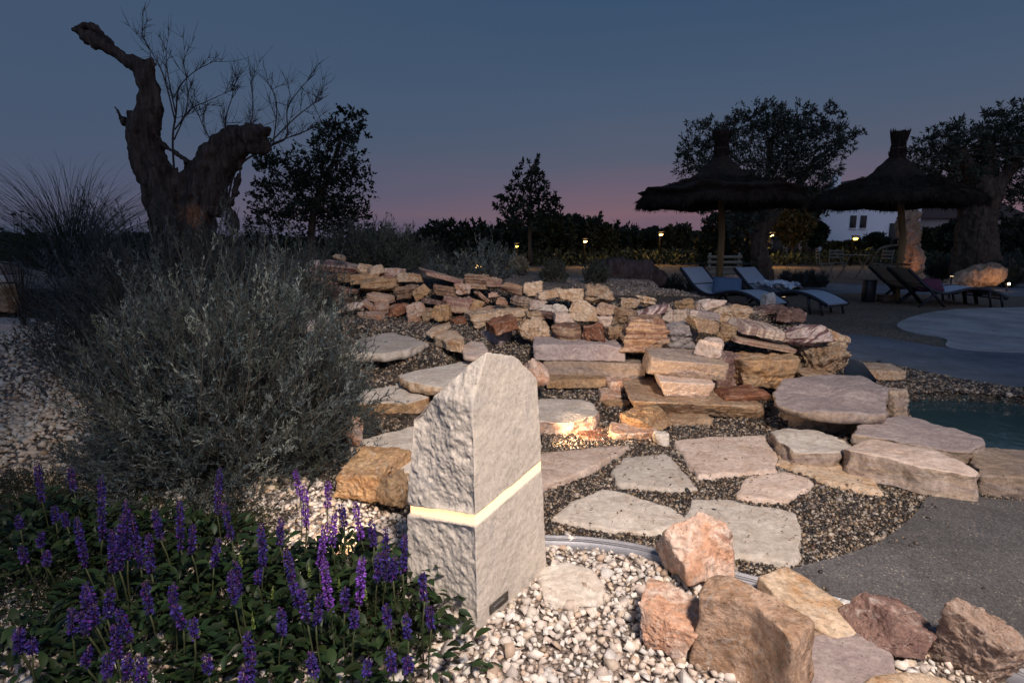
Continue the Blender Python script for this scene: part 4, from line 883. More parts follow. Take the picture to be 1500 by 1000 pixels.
rng = np.random.default_rng(23); tips = dome(rng, 230, .62, .5, .78, 0)
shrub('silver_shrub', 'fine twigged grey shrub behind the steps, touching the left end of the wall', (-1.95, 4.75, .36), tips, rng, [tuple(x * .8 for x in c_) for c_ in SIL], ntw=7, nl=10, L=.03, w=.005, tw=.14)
g_ = G(550, 392); rng = np.random.default_rng(24); tips = dome(rng, 200, .72, .5, .50, 0)
shrub('silver_shrub', 'low wide grey green shrub behind the left half of the wall', (P(550, 400, 6.7)[0], 6.7, .72), tips, rng, [(.07, .085, .07), (.1, .115, .09), (.05, .06, .05)], ntw=8, nl=12, L=.045, w=.007, tw=.16, up=1.2)
rng = np.random.default_rng(25); tips = dome(rng, 46, .27, .2, .42, .1)
shrub('silver_shrub', 'small silvery bush standing on the wall above the dark purple rock', (P(715, 408, 5.7)[0], 5.7, .66), tips, rng, SIL, ntw=7, nl=12, L=.035, w=.006, tw=.10, up=1)
rng = np.random.default_rng(26); tips = dome(rng, 34, .28, .2, .22, .1)
shrub('silver_shrub', 'low silvery bush on the wall, left of the small one', (P(668, 405, 5.8)[0], 5.8, .68), tips, rng, SIL, ntw=6, nl=12, L=.03, w=.006, tw=.08, up=1)
# lavender and santolina cushions on the gravel
cush = [(812, 418, 6.9, .15, 'round dark lavender cushion behind the peach boulder'), (872, 424, 7.0, .16, 'grey lavender cushion left of the gravel mound'), (760, 412, 7.4, .13, 'pale tuft of grass between two lavender cushions'),
        (1022, 400, 13, .22, 'lavender cushion left of the first parasol pole'), (1160, 405, 13.5, .3, 'broad dark lavender cushion left of the bistro chairs'), (1193, 404, 14, .28, 'second dark lavender cushion nearer the bistro chairs'),
        (1380, 388, 17, .45, 'dark cushion shrub between the lit stump and the thick olive'), (1480, 400, 14, .5, 'dark cushion shrub at the right edge behind the lying trunk'), (985, 412, 11, .3, 'dark cushion at the end of the driftwood'), (1468, 372, 20, .6, 'large dark cushion far right behind the olive')]
for k, (px, py, Y, r, lb) in enumerate(cush):
    rng = np.random.default_rng(60 + k); p = P(px, py, Y); z = max(0, float(hh(p[0], p[1]))); tips = dome(rng, 90, r, r, r * 1.1, 0)
    shrub('cushion_plant', lb, (p[0], Y, z), tips, rng, [(.05, .06, .05), (.08, .09, .075), (.035, .045, .035)] if k != 2 else [(.3, .26, .18), (.2, .18, .12)], ntw=4, nl=9, L=r * .28, w=r * .035, tw=r * .3, up=1, group='cushion plants on the gravel', cat='plant', twr=.002)
# ornamental grasses
def grass(name, label, base, n, Lm, rng, col, w=.006, group=None, az=None):
    root = thing(name, label, 'grass', base, 0, group); mb = MB()
    for _ in range(n):
        a = rng.uniform(0, 6.283); el = rng.uniform(.35, 1.45); L = Lm * rng.uniform(.6, 1.1); d = np.array([math.cos(a) * math.cos(el), math.sin(a) * math.cos(el), math.sin(el)])
        b = rng.normal(0, .05, 3) * (1, 1, 0); t = np.linspace(0, 1, 9)[:, None]; c = b + d * L * t + np.array([d[0], d[1], 0]) * L * .25 * t * t - np.array([0, 0, 1]) * L * .34 * t ** 2.6
        sd = np.cross(d, rng.normal(size=3)); sd /= np.linalg.norm(sd); ww = (w * (1 - t * .85)) / 2
        v = np.concatenate([c - sd * ww, c + sd * ww]); cc = np.array(col) * rng.uniform(.6, 1.3)
        mb.add(v, [(i, i + 1, 10 + i, 9 + i) for i in range(8)], None, cc)
    mb.build('blades', LEAF, root); return root
rng = np.random.default_rng(31)
grass('fountain_grass', 'arching tuft of fountain grass at the left, against the sky', (P(95, 300, 5.0)[0], 5.0, .80), 900, 1.5, rng, (.04, .055, .035), .006)
grass('fountain_grass', 'spiky grass tuft rising behind the low wide shrub', (P(640, 350, 9)[0], 9, .75), 160, .75, rng, (.07, .075, .06), .008)
grass('fountain_grass', 'dry grass tuft behind the wall, far behind the spiky one', (P(590, 350, 9)[0], 9.6, .75), 140, .7, rng, (.09, .08, .06), .008)
# dry seed heads at the left edge
SH = plain('seed_head', (.045, .03, .03), .9)
root = thing('dry_flowers', 'dry round seed heads on thin stalks at the left edge', 'plant', (P(15, 330, 4.6)[0], 4.6, .4)); mb = MB(); hb = MB()
for k in range(26):
    a = rng.normal(0, .16); b = rng.normal(0, .1); z = rng.uniform(.5, .98); c = bez((0, 0, 0), (a * .3, b * .3, z * .6), (a * 1.3, b, z), 6); mb.tube(c, .003, 4)
    v, q = rockverts((.035, .035, .022), k, 'round', 5, .1); hb = MB(); hb.add(v + c[-1], q); hb.build('seed_head', SH, root)
mb.build('stalks', plain('dry_stalk', (.05, .04, .03), .9), root)
# ---------------------------------------------------------------- flowering sage
PUR = vcol('sage_flowers', .6, 90, .3, .25); GRN = vcol('sage_leaves', .55, 40, .35, .3)
SPK = [(62, 680, 735), (108, 685, 720), (125, 755, 830), (150, 700, 790), (175, 755, 835), (187, 735, 820), (207, 755, 830), (222, 780, 840), (265, 735, 805), (318, 690, 752), (339, 738, 790), (386, 765, 830), (440, 690, 728), (449, 712, 775), (468, 762, 830),
      (480, 705, 745), (487, 750, 800), (484, 815, 895), (437, 800, 890), (526, 810, 885), (529, 735, 790), (505, 738, 775), (566, 775, 850), (590, 785, 840), (548, 765, 800), (553, 810, 850), (576, 815, 850), (344, 835, 885), (220, 850, 900), (255, 855, 898), (172, 912, 965), (188, 955, 995), (27, 918, 955), (48, 935, 960),
      (157, 955, 990), (208, 960, 1000), (355, 975, 1010), (414, 890, 930), (450, 860, 910), (463, 865, 915), (505, 860, 895), (622, 835, 880), (632, 885, 920), (537, 965, 990), (598, 900, 935), (600, 960, 985), (98, 750, 770), (60, 780, 800), (38, 800, 825), (68, 808, 830), (137, 850, 885), (140, 885, 915), (107, 890, 930), (285, 905, 935), (305, 955, 985), (575, 950, 985), (30, 755, 775), (82, 742, 765), (165, 775, 840), (280, 770, 810), (235, 745, 790), (410, 760, 800)]
CEN = [(70, 830), (170, 880), (270, 880), (350, 860), (450, 900), (530, 880), (600, 870), (140, 800), (200, 960), (370, 960), (480, 980), (40, 960), (30, 800), (600, 960), (130, 775), (225, 790), (315, 800), (60, 765), (400, 835), (500, 835)]
ADJ = ['at the left under the gravel slope', 'in the left middle with drooping spikes', 'dark, in the middle of the bed', 'in the centre with broad green leaves', 'brightest one with magenta lit spikes', 'in front of the lamp stone with tall violet spikes', 'touching the foot of the lamp stone', 'behind, with the deepest blue spikes',
       'at the bottom left of centre', 'at the bottom edge of the picture, centre of the bed', 'low, at the bottom edge near the white gravel', 'at the lower left corner', 'at the left edge of the picture', 'small, on the white gravel before the lamp stone', 'behind at the left, where the gravel slope begins', 'behind, below the left part of the silver shrub', 'behind, below the middle of the silver shrub', 'at the left edge, rear row of the bed', 'leafy, right of the centre in the rear row', 'leafy, rear row before the lit gravel patch']
rng = np.random.default_rng(71)
for _k in range(16):
    _x = rng.uniform(10, 590); _y = rng.uniform(745, 960) if _x < 330 else rng.uniform(800, 960); SPK.append((_x, _y, _y + rng.uniform(22, 55)))
own = [int(np.argmin([(px - a) ** 2 + ((yb + 50 - b) * 1.3) ** 2 for a, b in CEN])) for px, yt, yb in SPK]
for ci, (cx, cy) in enumerate(CEN):
    c0 = PZ(cx, cy, .06); c0[2] = 0
    root = thing('sage_plant', 'flowering sage plant ' + ADJ[ci], 'flower', tuple(c0), 0, 'flowering sage plants in the front bed')
    lm = MB(); st = MB(); n = 320 if ci != 13 else 120
    th = rng.uniform(0, 6.283, n); rr = .17 * np.sqrt(rng.uniform(0, 1, n)); z = rng.uniform(.0, .19, n) * (1.1 - rr / .2)
    p = np.c_[np.cos(th) * rr * 1.15, np.sin(th) * rr, z + .01]; d = np.c_[np.cos(th), np.sin(th), rng.uniform(-.1, .7, n)] + rng.normal(0, .35, (n, 3))
    d /= np.linalg.norm(d, axis=1)[:, None]; L = rng.uniform(.022, .055, n); 
    sd = np.cross(d, np.array([0, 0, 1.])) + rng.normal(0, .2, (n, 3)); sd /= np.linalg.norm(sd, axis=1)[:, None]; up = np.cross(sd, d)
    col = np.array([(.010, .028, .009)]) * rng.uniform(.5, 1.5, (n, 1)) * np.array([1, 1, 1]) + np.array([(.012, .01, .0)]) * rng.uniform(0, 1, (n, 1))
    # folded leaf with a midrib: 3 stations
    V = []; 
    for f, wd, zz in ((0, .02, 0), (.22, .8, .03), (.5, 1, .02), (.8, .55, -.04), (1, .02, -.12)):
        m_ = p + d * (L * f)[:, None] + up * (L * zz)[:, None]; w_2 = (L * .24 * wd)[:, None]
        V += [m_ - sd * w_2 + up * w_2 * .35, m_, m_ + sd * w_2 + up * w_2 * .35]
    V = np.stack(V, 1).reshape(-1, 3); k0 = np.arange(n)[:, None, None] * 15; qd = np.array([(3 * i + j, 3 * i + j + 1, 3 * i + j + 4, 3 * i + j + 3) for i in range(4) for j in (0, 1)])
    lm.add(V, (k0 + qd[None]).reshape(-1, 4), None, np.repeat(col, 15, 0)); 
    for si, (px, yt, yb) in enumerate(SPK):
        if own[si] != ci: continue
        zb = .17 + .05 * rng.random(); b = PZ(px, yb, zb); ln = (yb - yt) / F * b[1] / .92 * 1.08; b = b - c0
        foot = np.array([b[0] * .75, b[1] * .75 + .02, .01]); lean = rng.normal(0, .11); ax = np.array([lean, rng.normal(0, .06), 1.]); ax /= np.linalg.norm(ax)
        tip = b + ax * ln; fm = MB(); fm.tube(bez(foot, (foot + b) / 2 + rng.normal(0, .01, 3), b, 5), .0022, 5, (.06, .07, .03))
        m = int(ln * 1500) + 24; f = rng.uniform(0, 1, m); env = np.where(f < .8, 1, (1 - f) / .2 * .8 + .2) * (.5 + .5 * np.minimum(1, f / .12)); env = env * (.8 + .35 * np.sin(f * ln * 520))
        a = rng.uniform(0, 6.283, m); out = np.c_[np.cos(a), np.sin(a), rng.uniform(-.1, .6, m)]; pp = b + ax * (f * ln)[:, None] + out * (.004)
        pink = px in (440, 449, 468, 487, 484, 480, 526, 529); base = np.array([(.042, .028, .20)]) if not pink else np.array([(.20, .07, .46)])  # brighter magenta paints the light falling on these spikes
        cc = base * rng.uniform(.4, 1.5, (m, 1)) + np.array([(.10, .0, .04)]) * rng.uniform(0, 1, (m, 1)) * (rng.random((m, 1)) < .25)
        leaves(fm, pp, out, .0075 * env + .002, .005 * env + .001, rng, cc, .25); leaves(fm, pp[::2], out[::2] + .5 * rng.normal(size=out[::2].shape), .008 * env[::2] + .002, .006, rng, cc[::2] * .6)
        k2 = np.array([(.12, .05, .10)]); m2 = m // 4; leaves(fm, pp[:m2], out[:m2] * .6 + ax, .006, .003, rng, np.repeat(k2, m2, 0))
        fm.tube([b, tip], [.002, .001], 4, (.06, .02, .08))
        fm.build('flower_spike', PUR, root)
    lm.build('foliage', GRN, root)
    for k in range(3 if ci in (3, 4, 5, 9) else 0):
        fm = MB(); b = np.array([rng.uniform(-.12, .12), rng.uniform(-.1, .1), .13]); m = 60; f = rng.uniform(0, 1, m); a = rng.uniform(0, 6.283, m); out = np.c_[np.cos(a), np.sin(a), rng.uniform(.4, 1.5, m)]
        leaves(fm, b + np.c_[f * 0, f * 0, f * .05], out, .009 * (1.1 - f), .004, rng, np.tile((.16, .22, .05), (m, 1))); o = fm.build('flower_bud', GRN, root); o['label'] = 'young green bud spike'
# creeping ground cover in the lower left and before the lamp stone
mb = MB(); rng = np.random.default_rng(72); n = 42000
mb2 = []
cc = rng.integers(0, 13, n); ctr = np.array([PZ(a, b, 0)[:2] for a, b in [(40, 840), (110, 890), (60, 760), (160, 760), (330, 930), (560, 930), (250, 820), (480, 860), (10, 720), (60, 745), (150, 748), (250, 765), (340, 775)]]); 
sg = np.array([.16, .14, .16, .15, .2, .085, .2, .15, .15, .16, .16, .16, .12]); xyp = ctr[cc] + rng.normal(0, 1, (n, 2)) * sg[cc][:, None] * (.8, .6)
k = ~pip(xyp[:, 0], xyp[:, 1], [L0 - .02, F0 - .02, R0, B0]); xyp = xyp[k]; n = len(xyp)
zz = np.abs(rng.normal(0, .03, n)) + .015; d = np.c_[rng.normal(0, .6, (n, 2)), np.abs(rng.normal(.6, .4, n))]
leaves(mb, np.c_[xyp, zz], d, rng.uniform(.007, .02, n), .0045, rng, np.array([(.016, .025, .012)]) * rng.uniform(.4, 1.6, (n, 1)) + np.array([(.02, .008, .0)]) * rng.random((n, 1)))
tag(mb.build('ground_cover', GRN, None), 'low dark creeping plants between the sage and over the gravel', None, None, 'stuff')
# creeping sprigs
for k, (pts, lb) in enumerate([([(0, 842), (45, 835), (95, 818)], 'long scaly green sprig arching in from the left edge'), ([(545, 960), (590, 930), (630, 945)], 'scaly sprig creeping over gravel towards the lamp stone'), ([(520, 900), (580, 925), (640, 930)], 'dark sprig with tiny leaves left of the lamp stone foot')]):
    w3 = [PZ(a, b, .1 if k == 0 else .035) for a, b in pts]; c = bez(w3[0], w3[1], w3[2], 14); mb = MB(); mb.tube(c, .002, 4, (.06, .06, .03))
    m = 260; f = rng.uniform(0, 13, m); i = np.minimum(f.astype(int), 12); q = c[i] + (c[i + 1] - c[i]) * (f - i)[:, None]
    leaves(mb, q, rng.normal(size=(m, 3)) + (w3[2] - w3[0]) * 2, .010, .004, rng, np.array([(.05, .075, .03)]) * rng.uniform(.5, 1.5, (m, 1))); tag(mb.build('creeping_sprig', GRN), lb, 'plant', 'creeping sprigs in the front bed')
# ---------------------------------------------------------------- gnarled trunks
def trunk(name, chains, Y, mat, parent, vox=.03, amp=.03, zs_=.35, seed=0, label=None, origin=(0, 0, 0)):
    """chains of (px, py, radius px, depth offset m) at distance Y, fused into one skin"""
    mb = MB()
    for ch in chains:
        pts = np.array([P(c[0], c[1], Y + (c[3] if len(c) > 3 else 0)) for c in ch]); rad = np.array([c[2] for c in ch]) * Y / F * (.70 if name == 'trunk' and vox == .014 else 1)
        n = len(pts); s = np.linspace(0, n - 1, n * 4); i = np.arange(n)
        pp = smoothpoly(pts, 4, False); rr = np.interp(np.linspace(0, n - 1, len(pp)), i, rad)
        mb.tube(pp, rr, 14)
    mb.v = [v - np.array(origin) for v in mb.v]
    m = mb.mesh(name); o = bpy.data.objects.new(name, m); S.collection.objects.link(o)
    md = o.modifiers.new('r', 'REMESH'); md.mode = 'VOXEL'; md.voxel_size = vox
    dg = bpy.context.evaluated_depsgraph_get(); dg.update(); ev = bpy.data.meshes.new_from_object(o.evaluated_get(dg)); o.modifiers.clear(); o.data = ev; bpy.data.meshes.remove(m)
    n = len(ev.vertices); v = np.zeros(n * 3); ev.vertices.foreach_get('co', v); v = v.reshape(-1, 3); nr = np.zeros(n * 3); ev.vertices.foreach_get('normal', nr); nr = nr.reshape(-1, 3)
    q = v * np.array([1, 1, zs_]); d = (1 - 2 * np.abs(fbm(q * 7 + seed, 4, seed))) * .6 + (1 - 2 * np.abs(fbm(q * 19 + seed, 3, seed + 7))) * .38 + fbm(q * 2.6, 3, seed + 5) * .6 + fbm(v * 16, 3, seed + 9) * .4
    v = v + nr * (d * amp)[:, None]; ev.vertices.foreach_set('co', v.ravel()); ev.polygons.foreach_set('use_smooth', np.ones(len(ev.polygons), bool)); ev.update()
    ev.materials.append(mat); ev.name = name
    if parent is not None: o.parent = parent
    if label: o['label'] = label
    return o
def barkmat(name, c1, c2, sc=1):
    t = NT(name, .9, .15); co = t.coord((1, 1, .18), False); n = t.noise(co, 22 * sc, 7, .7, .6); n2 = t.noise(co, 5 * sc, 4)
    c = t.mix(c1, c2, t.ramp(n, [(.35, 0.), (.65, 1.)])); c = t.mix(c, t.ramp(n2, [(.3, .55), (.7, 1.2)]), 1, 'MULTIPLY')
    return t.done(c, t.bump(n, 1, .02))
BARK = barkmat('weathered_deadwood', (.022, .017, .014), (.11, .08, .062)); OBARK = barkmat('olive_bark', (.045, .03, .022), (.14, .10, .07))
TY = 5.6; tb = P(275, 330, TY); tb[2] = float(hh(tb[0], tb[1]))
root = thing('dead_trunk', 'gnarled dead olive trunk forking against the evening sky behind the silver shrubs', 'tree trunk', tuple(tb))
trunk('trunk', [
 [(262, 400, 55), (262, 345, 50), (248, 300, 40), (232, 262, 33), (215, 228, 30), (211, 195, 27), (220, 165, 21), (220, 138, 20), (214, 112, 19), (203, 97, 13), (182, 86, 10), (160, 72, 11), (140, 60, 10), (120, 50, 8), (104, 43, 4)],
 [(165, 64, 4), (152, 52, 3.5), (137, 41, 3.5), (121, 38, 3.5), (107, 42, 3.5)],
 [(214, 110, 15), (222, 94, 9), (219, 87, 5)], [(200, 95, 6), (201, 88, 3)], [(222, 100, 6), (231, 92, 2.5)],
 [(200, 200, 16), (195, 180, 8), (193, 165, 6)], [(196, 192, 5), (182, 178, 3.2), (167, 155, 3)],
 [(275, 400, 50), (285, 330, 36), (292, 285, 28), (300, 250, 27), (318, 222, 24), (342, 205, 22), (362, 199, 21), (376, 200, 20), (386, 200, 17)],
 [(338, 205, 20), (347, 190, 12), (350, 182, 6)], [(305, 310, 24), (314, 268, 24), (332, 236, 22), (356, 218, 17)], [(362, 205, 20), (378, 193, 11), (387, 186, 5)], [(355, 214, 16), (380, 216, 13), (394, 214, 8)], [(370, 195, 16), (388, 190, 10), (391, 186, 6)], [(350, 200, 14), (366, 187, 8), (374, 184, 4)],
 [(232, 205, 9), (248, 218, 6), (262, 228, 5), (276, 240, 7)], [(262, 300, 26), (270, 262, 12), (274, 245, 7)], [(250, 250, 16), (262, 262, 12)],
 [(318, 280, 5), (330, 262, 4), (348, 240, 3.5), (352, 250, 2.5), (346, 275, 2.5), (338, 300, 2.5)], [(325, 275, 4), (332, 300, 3), (345, 325, 2.5), (340, 345, 2.5)]],
 TY, BARK, root, .014, .027, .3, 3, origin=tb)
light('SPOT', 'trunk_uplight', P(284, 345, TY - .4), 1.8, (1, .5, .2), P(284, 300, TY), .02, 40, .8)
# fine bare branches
def twigtree(name, label, base, segs, Y, mat, r=2.0, seed=0, gens=2, cat='tree'):
    rng = np.random.default_rng(seed); root = thing(name, label, cat, tuple(base)); tr = MB(); br = MB(); base = np.asarray(base); first = True
    for s in segs:
        pts = smoothpoly(np.array([P(a, b, Y + dz) for a, b, dz in s]), 5, False) - base; n = len(pts); (tr if first else br).tube(pts, np.linspace(r * (1.6 if first else 1) * Y / F, r * .3 * Y / F, n), 5); first = False
        L = np.linalg.norm(pts[-1] - pts[0])
        def side(pts, L, g, rr):
            m = max(5, int(13 * L / (L + .2))) if g == gens else 7
            for _ in range(m):
                i = rng.integers(len(pts) // 4, len(pts) - 1); tan = pts[i + 1] - pts[i]; tan /= np.linalg.norm(tan); d = tan * .7 + rng.normal(0, .5, 3) + np.array([0, 0, .3]); d /= np.linalg.norm(d); l = min(L, .48) * rng.uniform(.3, .75)
                c = bez(pts[i], pts[i] + d * l * .5 + rng.normal(0, .05 * l, 3), pts[i] + d * l + np.array([0, 0, .06 * l]), 6); br.tube(c, np.linspace(rr, rr * .4, 6), 3, None, False)
                if g > 0: side(c, l, g - 1, rr * .65)
        side(pts, L, gens, r * .45 * Y / F)
    tr.build('trunk', mat, root); br.build('branches', mat, root); return root
TWM = plain('bare_twigs', (.05, .038, .032), .9)
b = P(262, 330, 6.6); b[2] = .75
twigtree('bare_tree', 'leafless thin twigged young tree rising behind the dead trunk', b, [[(262, 330, 0), (253, 215, 0), (258, 165, .1), (262, 130, .1), (285, 105, .2), (318, 88, .2)], [(257, 180, 0), (245, 130, -.1), (235, 100, -.1), (212, 60, -.1), (206, 48, -.1)], [(257, 165, 0), (246, 110, .2), (243, 70, .2)], [(256, 190, 0), (280, 160, .1), (300, 150, .2), (345, 130, .3)], [(255, 205, 0), (275, 150, .1), (268, 85, .2)]], 6.6, TWM, 1.1, 5, 1)
b = P(330, 330, 6.9); b[2] = .75
twigtree('bare_tree', 'spreading leafless bush with arching twigs behind the right fork of the dead trunk', b, [[(330, 330, 0), (345, 250, 0), (395, 215, .1), (420, 200, .1), (421, 160, .2), (440, 130, .2), (462, 108, .3)], [(395, 210, 0), (430, 175, .1), (455, 155, .2), (480, 140, .2)], [(400, 212, 0), (405, 150, .1), (386, 112, .1)], [(340, 240, 0), (330, 180, .1), (345, 130, .2)], [(345, 235, 0), (370, 170, .1), (366, 115, .1)], [(330, 240, 0), (300, 190, .1), (285, 150, .1)], [(400, 210, 0), (440, 195, 0), (478, 180, .1)]], 6.9, TWM, 1.1, 6, 1)
# ---------------------------------------------------------------- leafy trees
def tree(name, label, Y, blobs, chains, mat, cols, nleaf, L, w, seed, group=None, base=None, twm=None, tw=.5, bark=None, ground=None, elong=1, amp=.02, vox=.05, up=.35, dense=1.0, cat='tree'):
    rng = np.random.default_rng(seed); b0 = P(*chains[0][0][:2], Y) if base is None else np.array(base); b0 = b0.copy(); b0[2] = float(hh(b0[0], b0[1])) if ground is None else ground
    root = thing(name, label, cat, tuple(b0), 0, group); bark = bark or OBARK
    trunk('trunk', chains, Y, bark, root, vox, amp, .35, seed, origin=b0) if vox else None
    if not vox:
        mb = MB()
        for ch in chains:
            pts = smoothpoly(np.array([P(c[0], c[1], Y + (c[3] if len(c) > 3 else 0)) for c in ch]), 4, False) - b0; mb.tube(pts, np.interp(np.linspace(0, len(ch) - 1, len(pts)), np.arange(len(ch)), [c[2] for c in ch]) * Y / F, 7)
        mb.build('trunk', bark, root, True)
    lm = MB(); tm = MB(); tot = sum(r * r for _, _, r in blobs)
    hub = P(*chains[0][-1][:2], Y) - b0
    for (px, py, r) in blobs:
        c = P(px, py, Y) - b0; R = r * Y / F; n = max(4, int(nleaf * r * r / tot / 14)); c[1] += rng.normal(0, R * .5)
        tm.tube(bez(hub, (hub + c) / 2 + rng.normal(0, R * .2, 3), c, 6), np.linspace(R * .06, R * .02, 6), 4, None, False)
        d = rng.normal(size=(n, 3)); d /= np.linalg.norm(d, axis=1)[:, None]; rad = R * rng.uniform(.15, 1.08, n) ** .55
        q = c + d * rad[:, None] * np.array([1, 1.1, .95])
        for k in range(n):
            dd = d[k] * .8 + rng.normal(0, .5, 3) + np.array([0, 0, up]); dd /= np.linalg.norm(dd); l = R * tw * rng.uniform(.5, 1.2)
            if k % 3 == 0: tm.tube(bez(c + (q[k] - c) * .3, (c + q[k]) / 2, q[k] + dd * l, 4), R * .012, 3, None, False)
            m = 14; s = rng.uniform(0, 1, m)
            lp = q[k] + dd * (s * l)[:, None] + rng.normal(0, l * .10, (m, 3)); ld = dd + rng.normal(0, .7, (m, 3))
            leaves(lm, lp, ld, L * rng.uniform(.6, 1.3, m), w, rng, np.array([cols[rng.integers(len(cols))]]) * rng.uniform(.6, 1.3, (m, 1)))
    tm.build('branches', twm or bark, root); lm.build('crown', mat, root); return root
TL = vcol('tree_leaves', .7, 20, .2, .3)
OLV = [(.05, .06, .04), (.08, .09, .065), (.035, .042, .03)]; DRK = [(.022, .032, .018), (.035, .045, .025), (.015, .02, .012)]; BRN = [(.06, .06, .03), (.09, .075, .035), (.035, .04, .02)]
tree('oak_tree', 'dark leafy young tree left of the centre, right of the dead trunk', 9, [(405, 250, 30), (400, 300, 32), (430, 280, 38), (455, 250, 28), (470, 220, 26), (485, 190, 22), (508, 178, 20), (520, 200, 16), (500, 230, 34), (515, 265, 28), (480, 285, 40), (450, 325, 40), (495, 320, 36), (515, 330, 26), (415, 340, 34), (527, 172, 10), (496, 162, 8), (390, 235, 14), (380, 275, 14), (535, 268, 10)],
     [[(455, 400, 7), (456, 350, 6), (460, 300, 4)], [(458, 320, 4), (480, 260, 3), (500, 200, 2)]], TL, DRK, 13000, .062, .03, 1, vox=None, ground=.75)
tree('young_tree', 'slim airy tree standing alone in the middle distance', 16, [(775, 245, 11), (785, 262, 14), (765, 265, 14), (750, 290, 16), (775, 290, 20), (800, 288, 16), (740, 303, 13), (760, 318, 20), (790, 315, 20), (812, 300, 10), (748, 325, 15), (815, 305, 8), (735, 290, 7), (785, 236, 6)],
     [[(777, 385, 3), (776, 330, 2.5), (778, 270, 1.5), (782, 240, 1)]], TL, DRK, 3600, .12, .05, 2, vox=None, ground=0)
tree('olive_tree', 'olive tree with a broad airy crown behind the left thatched parasol', 15, [(1020, 215, 20), (1010, 240, 16), (1040, 195, 20), (1050, 225, 26), (1065, 200, 22), (1085, 185, 22), (1105, 175, 18), (1125, 172, 18), (1120, 205, 30), (1150, 200, 28), (1165, 180, 20), (1190, 178, 18), (1215, 172, 14), (1190, 210, 28), (1215, 205, 22), (1240, 205, 15), (1160, 235, 30), (1190, 245, 24), (1215, 240, 18), (1130, 250, 28), (1190, 268, 20), (1160, 270, 22), (1255, 200, 9), (1224, 162, 7), (1138, 160, 6), (1002, 235, 9), (1080, 250, 30), (1030, 250, 22), (1015, 180, 8), (1110, 300, 24), (1075, 300, 18), (1185, 290, 14), (1080, 330, 20), (1030, 315, 10), (1025, 305, 8)],
     [[(1117, 425, 16), (1116, 390, 13), (1112, 350, 11), (1118, 315, 10), (1122, 280, 6)], [(1116, 340, 9), (1140, 305, 6), (1170, 270, 4), (1190, 240, 2)], [(1112, 330, 7), (1090, 290, 5), (1065, 240, 3)], [(1120, 300, 5), (1125, 250, 4), (1130, 200, 2)]], TL, OLV, 21000, .11, .032, 3, group='olive trees behind the loungers', ground=0, vox=.04, amp=.05, tw=.55)
tree('olive_tree', 'thick trunked olive tree behind the right thatched parasol', 15.5, [(1345, 220, 16), (1350, 245, 18), (1370, 210, 20), (1375, 240, 24), (1395, 200, 18), (1400, 225, 24), (1420, 245, 26), (1425, 205, 20), (1448, 180, 18), (1450, 215, 26), (1475, 190, 24), (1475, 230, 28), (1500, 175, 22), (1510, 215, 28), (1540, 200, 30), (1560, 240, 34), (1500, 260, 28), (1450, 260, 28), (1400, 265, 22), (1530, 280, 28), (1472, 160, 10), (1372, 190, 8), (1385, 290, 14), (1350, 285, 12), (1480, 300, 18), (1470, 330, 14), (1600, 200, 34), (1620, 260, 30)],
     [[(1430, 400, 30), (1430, 360, 24), (1432, 320, 21), (1436, 285, 23), (1425, 255, 12), (1400, 225, 5)], [(1440, 300, 20), (1470, 260, 9), (1500, 220, 5)], [(1434, 280, 14), (1445, 230, 6), (1450, 200, 3)], [(1425, 380, 20), (1405, 405, 12)], [(1436, 380, 18), (1458, 405, 12)]], TL, OLV, 24000, .115, .036, 4, group='olive trees behind the loungers', ground=0, vox=.04, amp=.06, tw=.55)
# far trees and hedges, each its own tree
FT = [(560, 372, 32, 30, 'leftmost rounded tree of the far dark tree line'), (612, 372, 24, 28, 'low round tree where the far tree line meets the sky on the left'), (650, 360, 34, 30, 'rounded tree with a domed top left of the slim airy tree'), (700, 358, 30, 31, 'dark dome shaped tree just left of the slim airy tree'), (745, 356, 30, 33, 'tree mass right under the slim airy tree'),
      (800, 350, 34, 30, 'tallest rounded tree behind the slim airy tree, right side'), (838, 345, 28, 32, 'flat topped pine crown right of the slim airy tree'), (868, 352, 28, 30, 'dark tree around the glowing hedge lamp'), (905, 362, 28, 34, 'tree left of the bare far tree'), (942, 368, 26, 36, 'tree under the row of narrow cypresses'),
      (990, 352, 21, 34, 'compact round tree beside the bright street lamp'), (1070, 350, 38, 26, 'dark tree behind the left parasol pole'), (1035, 372, 26, 36, 'low tree left of the parasol pole'), (1180, 300, 24, 32, 'brownish autumn tree between the left parasol and the white house'), (1160, 325, 22, 30, 'lower brownish tree left of the white house'), (1193, 340, 14, 33, 'narrow bush at the corner of the white house'),
      (1282, 358, 14, 34, 'shrub with a yellow lamp in front of the white house'), (1250, 364, 12, 30, 'low shrub left of the yellow lamp shrub'), (1222, 366, 11, 29, 'dark low shrub at the left corner of the white house'), (1325, 362, 14, 36, 'shrub at the right end of the white house'), (1400, 352, 26, 34, 'dark bush behind the lit stump'), (1358, 360, 22, 30, 'dark bush right behind the lit stump'),
      (1490, 350, 26, 26, 'large dark bush at the right edge'), (1535, 340, 30, 26, 'dark tree cut by the right edge')]
for k, (px, py, r, Y, lb) in enumerate(FT):
    rng = np.random.default_rng(100 + k); bl = [(px, py, r)] + [(px + r * .75 * math.cos(a), py - r * .55 * math.sin(a) + (r * .1), r * rng.uniform(.42, .62)) for a in np.linspace(-.2, 3.3, 6)]
    bl += [(px + rng.uniform(-.8, .8) * r, py + r * .9, r * .6) for _ in range(3)]
    tree('far_tree', lb, Y, bl, [[(px, 392, r * .12), (px + 1, py, r * .07)]], TL, BRN if k in (13, 14) else DRK, 6500, .24 * Y / 30 * (r / 28) ** .5, .13 * Y / 30 * (r / 28) ** .5, 200 + k, group='dark trees along the far edge of the garden', ground=0, vox=None, tw=.35)
